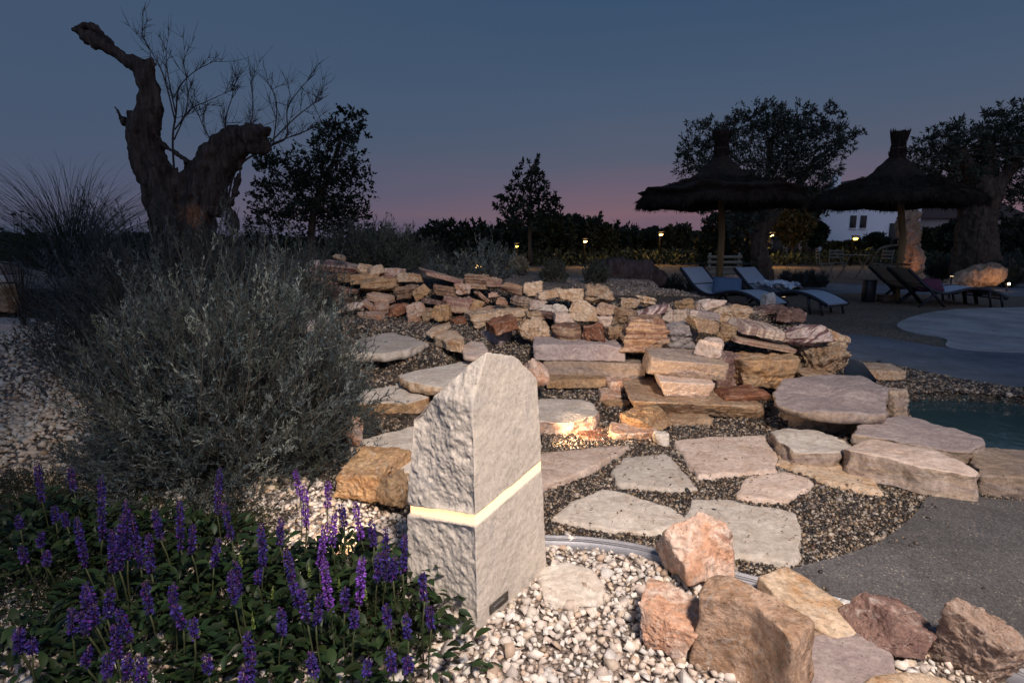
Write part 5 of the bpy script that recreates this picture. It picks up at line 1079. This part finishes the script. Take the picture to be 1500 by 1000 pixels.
for k, (px, y0) in enumerate([(922, 340), (928, 336), (936, 341), (942, 338), (950, 336), (958, 334), (964, 339), (972, 338), (1020, 342), (1026, 348)]):
    Y = 90; base = P(px, 385, Y); h = P(px, y0, Y)[2]; rng = np.random.default_rng(300 + k); root = thing('cypress', ['first', 'second', 'third', 'fourth', 'fifth', 'sixth', 'seventh', 'eighth', 'ninth', 'tenth'][k] + ' narrow cypress from the left in the far row on the horizon', 'tree', (base[0], Y, 0), 0, 'narrow cypresses on the horizon')
    mb = MB(); n = 900; f = rng.uniform(.05, 1, n); a = rng.uniform(0, 6.283, n); R = .62 * np.sin(np.clip(f, 0, 1) * 2.9) ** .6 * rng.uniform(.4, 1.1, n)
    leaves(mb, np.c_[np.cos(a) * R, np.sin(a) * R, f * h], np.c_[np.cos(a) * .3, np.sin(a) * .3, np.ones(n)], .5, .22, rng, np.array([DRK[0]]) * rng.uniform(.6, 1.3, (n, 1))); mb.build('crown', TL, root)
    MB().tube([(0, 0, 0), (0, 0, h * .8)], .1, 6).build('trunk', OBARK, root)
b = P(912, 385, 40); b[2] = 0
twigtree('bare_tree', 'bare broom like tree far off between the dark pines and the cypresses', b, [[(912, 392, 0), (912, 350, 0), (905, 332, 0)], [(912, 355, 0), (925, 330, 0)], [(912, 350, 0), (890, 335, 0)]], 40, TWM, 1.0, 9, 2)
# ---------------------------------------------------------------- far ground strips
mb = MB()
hm = vcol('far_scrub', .9, 5, .1, .4); rng = np.random.default_rng(400); n = 30000
x = rng.uniform(-30, 45, n); y = rng.uniform(26, 34, n); z = rng.uniform(0, .55, n) * (1 + .5 * vn(np.c_[x * .5, y * .5, x * 0], 3))
leaves(mb, np.c_[x, y, z], np.c_[rng.normal(0, 1, (n, 2)), np.abs(rng.normal(1, .5, n))], .26, .12, rng, np.array([DRK[1]]) * rng.uniform(.5, 1.3, (n, 1)))
tag(mb.build('scrub', TL), 'dark low scrub along the far edge of the gravel garden', None, None, 'stuff')
# distant dark ridge of trees closing the horizon
mb = MB(); n = 16000; x = rng.uniform(-160, 200, n); y = 110 + rng.uniform(0, 20, n); z = np.abs(rng.uniform(0, 1, n)) * (1.9 + 1.1 * vn(np.c_[x * .12, x * 0, x * 0], 8) + .6 * vn(np.c_[x * .6, x * 0, x * 0], 9))
leaves(mb, np.c_[x, y, z], np.c_[rng.normal(0, 1, (n, 2)), np.abs(rng.normal(.4, .5, n))], 1.6, 1.0, rng, np.array([DRK[0]]) * rng.uniform(.5, 1.3, (n, 1)))
tag(mb.build('far_wood', TL), 'dark strip of woodland on the horizon', None, None, 'stuff')
# ---------------------------------------------------------------- thatched parasols
def thatch():
    t = NT('thatch', .95, .1); co = t.coord((1, 1, .5), False); n = t.noise(co, 40, 6, .75, .5); n2 = t.noise(co, 3, 4)
    c = t.mix((.02, .014, .011), (.075, .052, .038), t.ramp(n, [(.35, 0.), (.7, 1.)])); c = t.mix(c, t.ramp(n2, [(.3, .6), (.7, 1.2)]), 1, 'MULTIPLY')
    return t.done(c, t.bump(n, 1, .03))
TH = thatch(); POLE = barkmat('bamboo_pole', (.22, .14, .06), (.32, .21, .10))
def parasol(label, px, Y, ybase, seed, lean=-.10, rw=1.44):
    b = P(px, ybase, Y); root = thing('thatched_parasol', label, 'parasol', (b[0], Y, 0), 0, 'thatched parasols over the loungers')
    zr = P(px, 298, Y)[2]; za = P(px, 231, Y)[2]; zf = P(px, 193, Y)[2]
    MB().tube([(0, 0, -.1), (0, 0, 1.2), (lean, 0, za)], [.062, .058, .05], 12).build('pole', POLE, root, True)
    rng = np.random.default_rng(seed)
    prof = [(.001, za + .02), (.13, za + .0), (.22, za - .10), (.30, za - .16), (.36, za - .26), (.55, za - .36), (.85, za - .46), (1.15, za - .55), (1.45, za - .64), (1.66, za - .72), (rw, za - .80), (rw + .01, za - .90), (rw - .05, za - .91), (1.5, za - .80), (1.1, za - .66), (.7, za - .52), (.3, za - .36), (.001, za - .3)]
    prof = [(r_ if r_ < .4 or any(abs(r_ - rw - q_) < 1e-6 for q_ in (0, .01, -.05)) else .36 + (r_ - .36) * (rw - .40) / 1.36, z_) for r_, z_ in prof]
    K = 96
    def wob(r, z, th):
        q = np.stack([r * np.cos(th) * 1.3, r * np.sin(th) * 1.3, r * 0 + seed], -1); s = r / rw
        rr = r * (1 + .03 * vn(q * .9, seed) * s) + .03 * vn(q * 7, seed + 2) * s
        sag = .02 * np.cos(th * 8 + seed) * s ** 3 + .035 * vn(q * 2.2, seed + 4) * s + .02 * vn(q * 9, seed + 6)
        return rr, z + sag + (zr - (za - .86)) * s ** 1.2
    pf = np.array(prof); m = []
    for i in range(len(pf) - 1):
        for t_ in np.arange(3) / 3: m.append(pf[i] + (pf[i + 1] - pf[i]) * t_)
    m.append(pf[-1]); mb = MB(); mb.lathe(m, (lean, 0, 0), K, None, wob); ca = mb.build('canopy', TH, root, True)
    fm = MB(); n = 5200; a = rng.uniform(0, 6.283, n); rr = rng.uniform(.2, 1, n) ** .6 * rw; 
    zc = np.interp(rr, [.001, .13, .22, .30, .36] + [.36 + (q_ - .36) * (rw - .40) / 1.36 for q_ in (.55, .85, 1.15, 1.45, 1.66, 1.8)], [za, za, za - .1, za - .16, za - .26, za - .36, za - .46, za - .55, za - .64, za - .72, za - .82])
    r2, z2 = wob(rr, zc, a); d = np.c_[np.cos(a), np.sin(a), -.45 - .5 * (rr > rw * .93)] + rng.normal(0, .22, (n, 3))
    leaves(fm, np.c_[r2 * np.cos(a) + lean, r2 * np.sin(a), z2 + .012], d, .13, .012, rng); n = 2600; a = rng.uniform(0, 6.283, n); r2, z2 = wob(np.full(n, rw - .01), np.full(n, za - .86), a); leaves(fm, np.c_[r2 * np.cos(a) + lean, r2 * np.sin(a), z2 + rng.uniform(-.02, .05, n)], np.c_[np.cos(a) * .5, np.sin(a) * .5, -1 + 0 * a] + rng.normal(0, .25, (n, 3)), rng.uniform(.04, .14, n), .01, rng)
    fr = fm.build('straw', TH, ca)
    k = MB(); hz = zf - za
    k.lathe([(.001, za - .05), (.14, za - .03), (.10, za + hz * .30), (.095, za + hz * .42), (.12, za + hz * .7), (.155, za + hz), (.13, za + hz * .99), (.001, za + hz * .93)], (lean, 0, 0), 24, None, lambda r, z, th: (r * (1 + .06 * np.cos(th * 9)), z + .01 * np.cos(th * 7)))
    n = 500; a = rng.uniform(0, 6.283, n); f = rng.uniform(0, 1, n); rr = np.interp(f, [0, .35, 1], [.13, .095, .15]); leaves(k, np.c_[np.cos(a) * rr + lean, np.sin(a) * rr, za + f * hz * .9], np.c_[np.cos(a) * .2, np.sin(a) * .2, np.ones(n)], .12, .012, rng)
    k.build('finial', TH, root, True); kb = MB(); kb.lathe([(.10, za + hz * .33), (.112, za + hz * .36), (.10, za + hz * .40)], (lean, 0, 0), 20); kb.build('binding', plain('rope', (.10, .07, .045), .9), root, True)
    for q in range(8):
        th = q * math.pi / 4 + .2; MB().tube([(lean + .05 * math.cos(th), .05 * math.sin(th), za - .30), (lean + (rw - .2) * math.cos(th), (rw - .2) * math.sin(th), za - .80 + (zr - (za - .86)) * .8)], .018, 6).build('rib', POLE, root)
    return root
parasol('left thatched straw parasol with a wavy brim over two blue grey loungers', 1052, 10.6, 430, 3)
parasol('right thatched straw parasol with a wavy brim over the side view loungers', 1312, 10.9, 437, 8, -.27, 1.36)
# ---------------------------------------------------------------- loungers
FR = plain('dark_lounger_frame', (.03, .032, .038), .4, .2, 50, .1, .3)
t = NT('blue_grey_mesh_fabric', .55, .35); co = t.coord(rnd=False); ck = t.noise(co, 160, 2); t_c = t.mix((.24, .28, .33), (.34, .40, .47), ck); SLING = t.done(t_c, t.bump(ck, .4, .002))
PR = smoothpoly([(0, .68), (.18, .54), (.38, .38), (.58, .285), (.78, .25), (1.0, .285), (1.25, .335), (1.5, .335), (1.75, .275), (2.0, .17)], 4, False)
def lounger(label, loc, ang):
    root = thing('sun_lounger', label, 'sun lounger', loc, ang, 'wave shaped sun loungers'); root.scale = (.85, .95, .96); n = len(PR); W_ = .30
    mb = MB(); y = np.array([-W_ + .02, W_ - .02]); up = .012
    V = np.array([[x, yy, z + dz] for dz in (up, up - .012) for x, z in PR for yy in y]); q = []
    for l in (0, 1):
        for i in range(n - 1): a = l * 2 * n + 2 * i; q.append((a, a + 1, a + 3, a + 2))
    q += [(2 * i, 2 * i + 2, 2 * n + 2 * i + 2, 2 * n + 2 * i) for i in range(n - 1)] + [(2 * i + 1, 2 * i + 3, 2 * n + 2 * i + 3, 2 * n + 2 * i + 1) for i in range(n - 1)]
    mb.add(V, q).build('sling', SLING, root, True)
    for s in (-1, 1):
        mb = MB(); o_ = []
        for x, z in PR: o_.append((x, s * W_, z))
        o_ = np.array(o_); tn = np.gradient(o_, axis=0); tn /= np.linalg.norm(tn, axis=1)[:, None]; nv = np.stack([-tn[:, 2], 0 * tn[:, 0], tn[:, 0]], 1)
        Vs = np.concatenate([o_ + nv * a + np.array([0, b, 0]) for a, b in ((.022, -.016), (.022, .016), (-.028, .016), (-.028, -.016))]); q = [(k * n + i, k * n + i + 1, ((k + 1) % 4) * n + i + 1, ((k + 1) % 4) * n + i) for k in range(4) for i in range(n - 1)] + [(0, n, 2 * n, 3 * n), (n - 1, 2 * n - 1, 3 * n - 1, 4 * n - 1)]
        mb.add(Vs, q).build('side_rail', FR, root)
        for xa, xb, za in ((.62, .28, .26), (.42, .80, .36), (1.62, 1.70, .30), (1.86, 1.93, .22)):
            MB().tube([(xa, s * W_ * .98, za), (xb, s * W_ * .98, .0)], [.03, .024], 4).build('leg', FR, root)
    for xa, za in ((.02, .77), (.35, .43), (1.0, .26), (1.66, .28), (1.98, .165)): MB().tube([(xa, -W_, za - .02), (xa, W_, za - .02)], .014, 6).build('crossbar', FR, root)
    return root
hB = P(1096, 440, 10.1); fB = P(1213, 452, 8.85); angB = math.atan2(fB[1] - hB[1], fB[0] - hB[0])
lounger('second lounger from the left, its arched foot end reaching past the rocky mound', (hB[0] - .1, hB[1], 0), angB)
lounger('leftmost lounger, reclined left of the parasol pole with a blue cushion', (hB[0] - 1.02, hB[1] + .05, 0), angB)
hC = P(1303, 440, 10.1); lounger('front lounger under the right parasol, seen from the side', (hC[0] + .02, 10.0, 0), math.atan2(-.08, 2.0))
lounger('rear lounger under the right parasol, only its raised head showing', (hC[0] + .05, 10.62, 0), math.atan2(-.1, 2.0))
def cushion(label, c, d, rot, col):
    v, q = cubesphere(16); v = v / np.abs(v).max(1)[:, None]; r = np.maximum(np.abs(v[:, 0]), np.abs(v[:, 1])); v = v * np.array(d) / 2; v[:, 2] *= np.clip(1.05 - r ** 4, .12, 1); mb = MB(); mb.add(v, q)
    o = mb.build('cushion', plain('cushion_cloth', col, .9, .2, 60, .4), None, True); o.location = c; o.rotation_euler = rot; return tag(o, label, 'cushion')
cushion('blue cushion on the seat of the leftmost lounger', (P(1064, 432, 9.6)[0], 9.6, .38), (.46, .30, .14), (R_(58), R_(3), R_(-14)), (.07, .12, .20))
cushion('maroon cushion on the seat of the front lounger under the right parasol', (P(1357, 424, 10)[0], 9.93, .36), (.40, .26, .15), (R_(50), 0, R_(-8)), (.10, .03, .055))
# white towel on the second lounger
rng = np.random.default_rng(90); c = P(1136, 427, 9.55); mb = MB(); x, y = np.meshgrid(np.linspace(-.32, .32, 40), np.linspace(-.22, .22, 30), indexing='ij'); z = .10 * np.exp(-(x ** 2 + y ** 2) * 9) + .035 * fbm(np.stack([x * 9, y * 9, x * 0], -1), 4, 3); k = (np.arange(39)[:, None] * 30 + np.arange(29)[None]).ravel(); w = .012
mb.add(np.stack([x, y, z], -1), np.stack([k, k + 30, k + 31, k + 1], -1)); mb.add(np.stack([x, y, z - w], -1), np.stack([k, k + 1, k + 31, k + 30], -1))
n = 260; px_ = rng.uniform(-.32, .32, n); leaves(mb, np.c_[px_, rng.uniform(-.24, .24, n), .06 + 0 * px_], rng.normal(size=(n, 3)) + (0, 0, .6), .06, .02, rng)
o = mb.build('towel', plain('white_towel', (.55, .60, .66), .95, .2, 90, .6), None, True); o.location = (c[0], 9.5, .36); o.rotation_euler = (0, 0, angB); tag(o, 'crumpled pale towel lying on the second lounger from the left', 'towel')
def cube_table(label, px, yb, w, h, name='side_table', cat='side table', mat=None):
    b = PZ(px, yb, 0); root = thing(name, label, cat, (b[0], b[1], 0)); hh_ = h; MB().box((0, 0, hh_ / 2), (w, w, hh_ - .03), bev=.01).build('body', mat or black, root); MB().box((0, 0, hh_ - .012), (w + .015, w + .015, .022), bev=.004).build('top', mat or black, root); return root
cube_table('tall black box shaped side table left of the right parasol pole', 1271, 443, .17, .42)
cube_table('black box shaped side table between the two left loungers', 1090, 434, .17, .36)
cube_table('low dark wooden block at the foot of the right parasol pole', 1297, 443, .22, .14, 'foot_block', 'block', plain('dark_wood', (.09, .05, .03), .8))
def bollard(label, x, y, z, h=.30, glow=1.5):
    root = thing('path_light', label, 'path light', (x, y, z)); MB().tube([(0, 0, -.03), (0, 0, h)], .014, 8).build('post', black, root, True); m_ = MB(); m_.lathe([(.001, h + .05), (.035, h + .045), (.04, h + .03), (.04, h), (.001, h - .005)], (0, 0, 0), 14); m_.build('head', black, root, True)
    m_ = MB(); m_.lathe([(.028, h - .012), (.028, h + .0)], (0, 0, 0), 12); m_.build('lens', emis('path_lens', (1, .7, .4), glow), root)
b = PZ(1160, 431, 0); bollard('short black path light behind the second lounger', b[0], b[1], 0, .16); b = PZ(1363, 434, 0); bollard('short black path light behind the front lounger of the right parasol', b[0], 11.2, 0, .45)
b = P(812, 382, 22); bollard('slim pale path light on the far gravel, left of the centre', b[0], 22, 0, .65, .3)
b = P(1156, 436, 9.2); bollard('stubby black light beside the towel on the second lounger', b[0], 9.4, 0, .22)
# pale rock and orange rock near the loungers
rock('boulder', 'pale pinkish rock beside the towel, before the loungers', 1118, 427, 1138, 450, 8.4, 'white', 'wedge', ff=.95, n=20, group='rocks around the loungers'); rock('boulder', 'large pale rock cut out against the seat of the second lounger', 1105, 428, 1140, 450, 7.6, 'pink', 'wedge', ff=.95, n=20, group='rocks around the loungers') if False else None
rock('boulder', 'orange pale rock behind the left parasol pole', 1058, 402, 1082, 425, 12.5, 'orange', 'round', ff=.95, n=20, group='rocks around the loungers')
# timber pallet stack behind the left pole
root = thing('slatted_bench', 'pale slatted wooden bench behind the left parasol pole', 'bench', (P(1062, 415, 14)[0], 14, 0)); wd = plain('pale_timber', (.25, .22, .16), .85)
for k in range(5): MB().box((0, .1 + k * .002, .22 + k * .13), (.85, .03, .07)).build('slat', wd, root)
for s in (-1, 1): MB().box((s * .36, .14, .42), (.05, .05, .84)).build('post', wd, root)
# bistro chairs and table
CH = plain('grey_painted_slats', (.20, .175, .145), .7)
def bistro(label, x, y, rz):
    root = thing('folding_chair', label, 'chair', (x, y, 0), rz, 'folding chairs on the far gravel')
    for k in range(4): MB().box((0, -.14 + k * .09, .45), (.40, .07, .018)).build('seat_slat', CH, root)
    for k in range(3): MB().box((0, .22 + k * .01, .62 + k * .10), (.40, .014, .06)).build('back_slat', CH, root)
    for s in (-1, 1):
        MB().tube([(s * .2, -.22, 0), (s * .2, .2, .45), (s * .2, .26, .88)], .012, 5).build('leg', CH, root); MB().tube([(s * .18, .24, 0), (s * .18, -.18, .45)], .012, 5).build('leg', CH, root)
b = PZ(1210, 408, 0); Yb = b[1]; k_ = Yb / F
bistro('leftmost folding slat chair, left of the little table', (1205 - 750) * k_, Yb, R_(75)); bistro('folding slat chair right behind the little table', (1243 - 750) * k_, Yb + .7, R_(-10)); bistro('rightmost folding slat chair, nearest the curved branch', (1278 - 750) * k_, Yb - .2, R_(-80))
root = thing('folding_table', 'small square folding table between the folding chairs', 'table', ((1243 - 750) * k_, Yb - .1, 0)); 
for k in range(7): MB().box((0, -.3 + k * .1, .72), (.7, .085, .02)).build('slat', CH, root)
for s in (-1, 1): MB().tube([(s * .3, -.3, 0), (s * .3, .3, .71)], .014, 5).build('leg', CH, root); MB().tube([(s * .28, .3, 0), (s * .28, -.3, .71)], .014, 5).build('leg', CH, root)
# driftwood and trunks
def wood(label, chains, Y, mat, seed, amp=.05, name='driftwood', cat='driftwood', vox=.04, z=0):
    b = P(*chains[0][0][:2], Y); b[2] = z; root = thing(name, label, cat, tuple(b)); trunk('trunk', chains, Y, mat, root, vox, amp, 1, seed, origin=b); return root
DW = barkmat('dark_driftwood', (.045, .032, .03), (.12, .085, .075))
wood('dark rugged driftwood root lying behind the gravel mound', [[(890, 408, 14), (900, 396, 16), (925, 400, 15), (950, 405, 13), (975, 412, 8)], [(895, 395, 12), (888, 384, 6)], [(930, 395, 8), (955, 392, 4)], [(905, 410, 14), (900, 425, 10)]], 9.5, DW, 31, .06)
wood('pale dead branch arching over the gravel right of the folding chairs', [[(1283, 372, 1.2), (1290, 364, 1.6), (1305, 360, 1.8), (1325, 358, 1.5)], [(1283, 372, 1.2), (1276, 385, 1)]], 18, barkmat('pale_branch', (.2, .15, .09), (.3, .24, .16)), 33, .01, 'branch', 'branch', .02)
LITB = barkmat('pale_olive_wood', (.28, .16, .09), (.46, .33, .23))
wood('upright twisted stump lit from below behind the right parasol pole', [[(1338, 418, 12), (1336, 385, 12), (1333, 350, 12), (1332, 325, 11), (1325, 308, 5)], [(1334, 330, 8), (1340, 312, 5)], [(1326, 345, 8), (1320, 325, 5)]], 14, LITB, 35, .07, 'lit_stump', 'tree stump', .035)
light('SPOT', 'stump_uplight', P(1342, 425, 13.2), 60, (1, .5, .25), P(1336, 360, 14), .03, 50, .6)
wood('pale sawn trunk lying on the gravel, lit by a little spotlight', [[(1385, 420, 7), (1400, 413, 11), (1425, 405, 15), (1450, 402, 17), (1459, 402, 16)]], 13.5, LITB, 37, .05, 'lying_trunk', 'log', .035)
b = PZ(1437, 423, 0); root = thing('garden_spotlight', 'tiny spotlight shining on the lying pale trunk', 'spotlight', (b[0], 12.9, 0)); MB().tube([(0, 0, -.03), (0, 0, .12)], .012, 6).build('spike', black, root); v, q = rockverts((.10, .08, .08), 3, 'round', 7, .02); mm = MB(); mm.add(v + (0, 0, .16), q); mm.build('lamp_head', black, root, True)
v, q = rockverts((.07, .03, .06), 5, 'round', 7, .02); mm = MB(); mm.add(v + (0, -.035, .17), q); mm.build('lens', emis('log_lens', (1, .7, .4), 8), root, True)
light('SPOT', 'log_beam', (b[0] - .15, 12.75, .18), 9, (1, .6, .34), (b[0] - .0, 13.6, .35), .03, 120, .8)
# ---------------------------------------------------------------- houses
WALL = plain('white_render', (.80, .80, .80), .9, .06, 2, .1); TILE = plain('roof_tiles', (.11, .06, .045), .9, .3, 6, .3); SHUT = plain('dark_shutters', (.05, .045, .04), .8, .2, 10)
HY = 46; x0, x1 = P(1205, 350, HY)[0], P(1345, 350, HY)[0]; zt = P(1205, 289, HY)[2]; zr = P(1290, 256, HY)[2]
root = thing('white_house', 'white rendered two storey house with dark shutters beyond the garden', 'house', ((x0 + x1) / 2, HY, 0)); hw = (x1 - x0) / 2
mb = MB(); D = 8; rx = P(1310, 262, HY)[0] - (x0 + x1) / 2
V = [(-hw, 0, 0), (hw, 0, 0), (hw, D, 0), (-hw, D, 0), (-hw, 0, zt), (hw, 0, zt), (hw, D, zt), (-hw, D, zt), (rx, 0, zr), (rx, D, zr)]
mb.add(V, [(0, 1, 5, 4), (1, 2, 6, 5), (2, 3, 7, 6), (3, 0, 4, 7)], [(4, 5, 8), (6, 7, 9)]).build('wall', WALL, root)
mb = MB(); o_ = .35
sl = (zr - zt) / (rx + hw); V = []
for a, z1, b_, z2 in ((-hw - o_, zt - sl * o_, rx, zr), (hw + o_, zt - sl * o_, rx, zr)):
    for zz in (.02, .2): V += [(a, -o_, z1 + zz), (a, D + o_, z1 + zz), (b_, D + o_, z2 + zz), (b_, -o_, z2 + zz)]
f = [(0, 1, 2, 3), (4, 5, 6, 7), (0, 3, 7, 4), (0, 1, 5, 4), (1, 2, 6, 5)]; mb.add(V, f + [tuple(i + 8 for i in q) for q in f]); rf = mb.build('roof', TILE, root)
cx = P(1246, 262, HY)[0] - (x0 + x1) / 2; mb = MB(); mb.box((cx, 2, zt + .95), (.5, .5, 2.0)); mb.box((cx, 2, zt + 2.02), (.75, .75, .1)); mb.build('chimney', WALL, rf)
for px in (1249, 1264):
    c = P(px, 325, HY) - np.array([(x0 + x1) / 2, HY, 0]); wn_ = MB().box((c[0], -.06, c[2]), (.46, .08, .98)).build('window', SHUT, root); MB().box((c[0], -.10, c[2] - .53), (.56, .14, .07)).build('sill', WALL, wn_); MB().box((c[0], -.115, c[2]), (.03, .03, .9)).build('frame', TILE, wn_)
for px, py, w, h in ((1310, 345, .9, 1.9), (1325, 325, .5, .9)): c = P(px, py, HY) - np.array([(x0 + x1) / 2, HY, 0]); MB().box((c[0], -.05, c[2]), (w, .1, h)).build('window', SHUT, root)
def lowhouse(label, px0, px1, yt, yr, Y, wallc, D=6):
    a, b = P(px0, 350, Y)[0], P(px1, 350, Y)[0]; zt = P(px0, yt, Y)[2]; zr = P(px0, yr, Y)[2]; hw = (b - a) / 2; root = thing('low_house', label, 'house', ((a + b) / 2, Y, 0))
    mb = MB(); mb.box((0, D / 2, zt / 2), (2 * hw, D, zt)).build('wall', plain('dim_render', wallc, .9, .1, 3), root)
    mb = MB(); o = .4; V = [(-hw - o, -o, zt - .1), (hw + o, -o, zt - .1), (hw + o, D + o, zt - .1), (-hw - o, D + o, zt - .1), (-hw * .8, D / 2, zr), (hw * .8, D / 2, zr)]
    mb.add(V, [(0, 1, 5, 4), (2, 3, 4, 5), (0, 1, 2, 3)], [(1, 2, 5), (3, 0, 4)]).build('roof', TILE, root)
    for k in range(3): MB().box((-hw * .6 + k * hw * .6, -.06, zt * .55), (.7, .1, 1.0)).build('window', SHUT, root)
    return root
lowhouse('low house with a red tiled roof left of the white house, behind the street lamp', 1125, 1200, 346, 326, 42, (.30, .21, .16)); lowhouse('dim stone house behind the thick olive at the right', 1345, 1500, 318, 285, 48, (.34, .29, .27)); lowhouse('low pale outbuilding on the far horizon right of the bright street lamp', 985, 1030, 358, 350, 75, (.3, .29, .28), 4)
# ---------------------------------------------------------------- street lamps with their glow on the hedges
def street(label, px, py, Y, en, h=None, col=(1, .55, .18), r=.09, gl=9, name='street_lamp'):
    p = P(px, py, Y); root = thing(name, label, 'street lamp', (p[0], Y, 0), 0, 'lamps glowing in the distance'); MB().tube([(0, .2, 0), (0, .2, p[2] + .1), (0, 0, p[2] + .16)], [.05, .04, .03], 6).build('post', black, root)
    m_ = MB(); m_.box((0, 0, p[2] + .13), (r * 3, r * 2, .06), bev=.01); hd = m_.build('lamp_head', black, root); v, q = rockverts((r * 2.2, r * 1.6, r * 1.1), 3, 'round', 8, .0); m_ = MB(); m_.add(v + (0, 0, p[2]), q); m_.build('bulb', emis('street_glow', col, gl), hd, True)
    light('POINT', 'street_light_glow', (p[0], Y - .5, p[2] - .1), en, col, None, .15)
street('bright street lamp between the cypresses and the compact round tree', 968, 344, 28, 110); street('street lamp shining among the dark pines left of the parasols', 857, 354, 26, 50); street('street lamp before the low red roofed house', 1130, 345, 26, 120); street('yellow lamp half hidden in the shrub before the white house', 1253, 350, 27, 18, col=(1, .6, .08), r=.10, gl=10)
street('yellow lamp glimmering through leaves right of the small silvery bush', 757, 361, 24, 30, col=(1, .6, .1), r=.07, gl=6); street('lamp glimmering through the small silvery bush on the wall', 700, 391, 15, 12, col=(1, .6, .2), r=.12, gl=9); street('small white lamp low under the compact round tree', 990, 366, 40, 3, col=(.8, .95, 1), r=.1, gl=4); street('small lamp glowing among the low leaves right of the small silvery bush', 737, 399, 13, 4, col=(1, .6, .2), r=.05, gl=5)
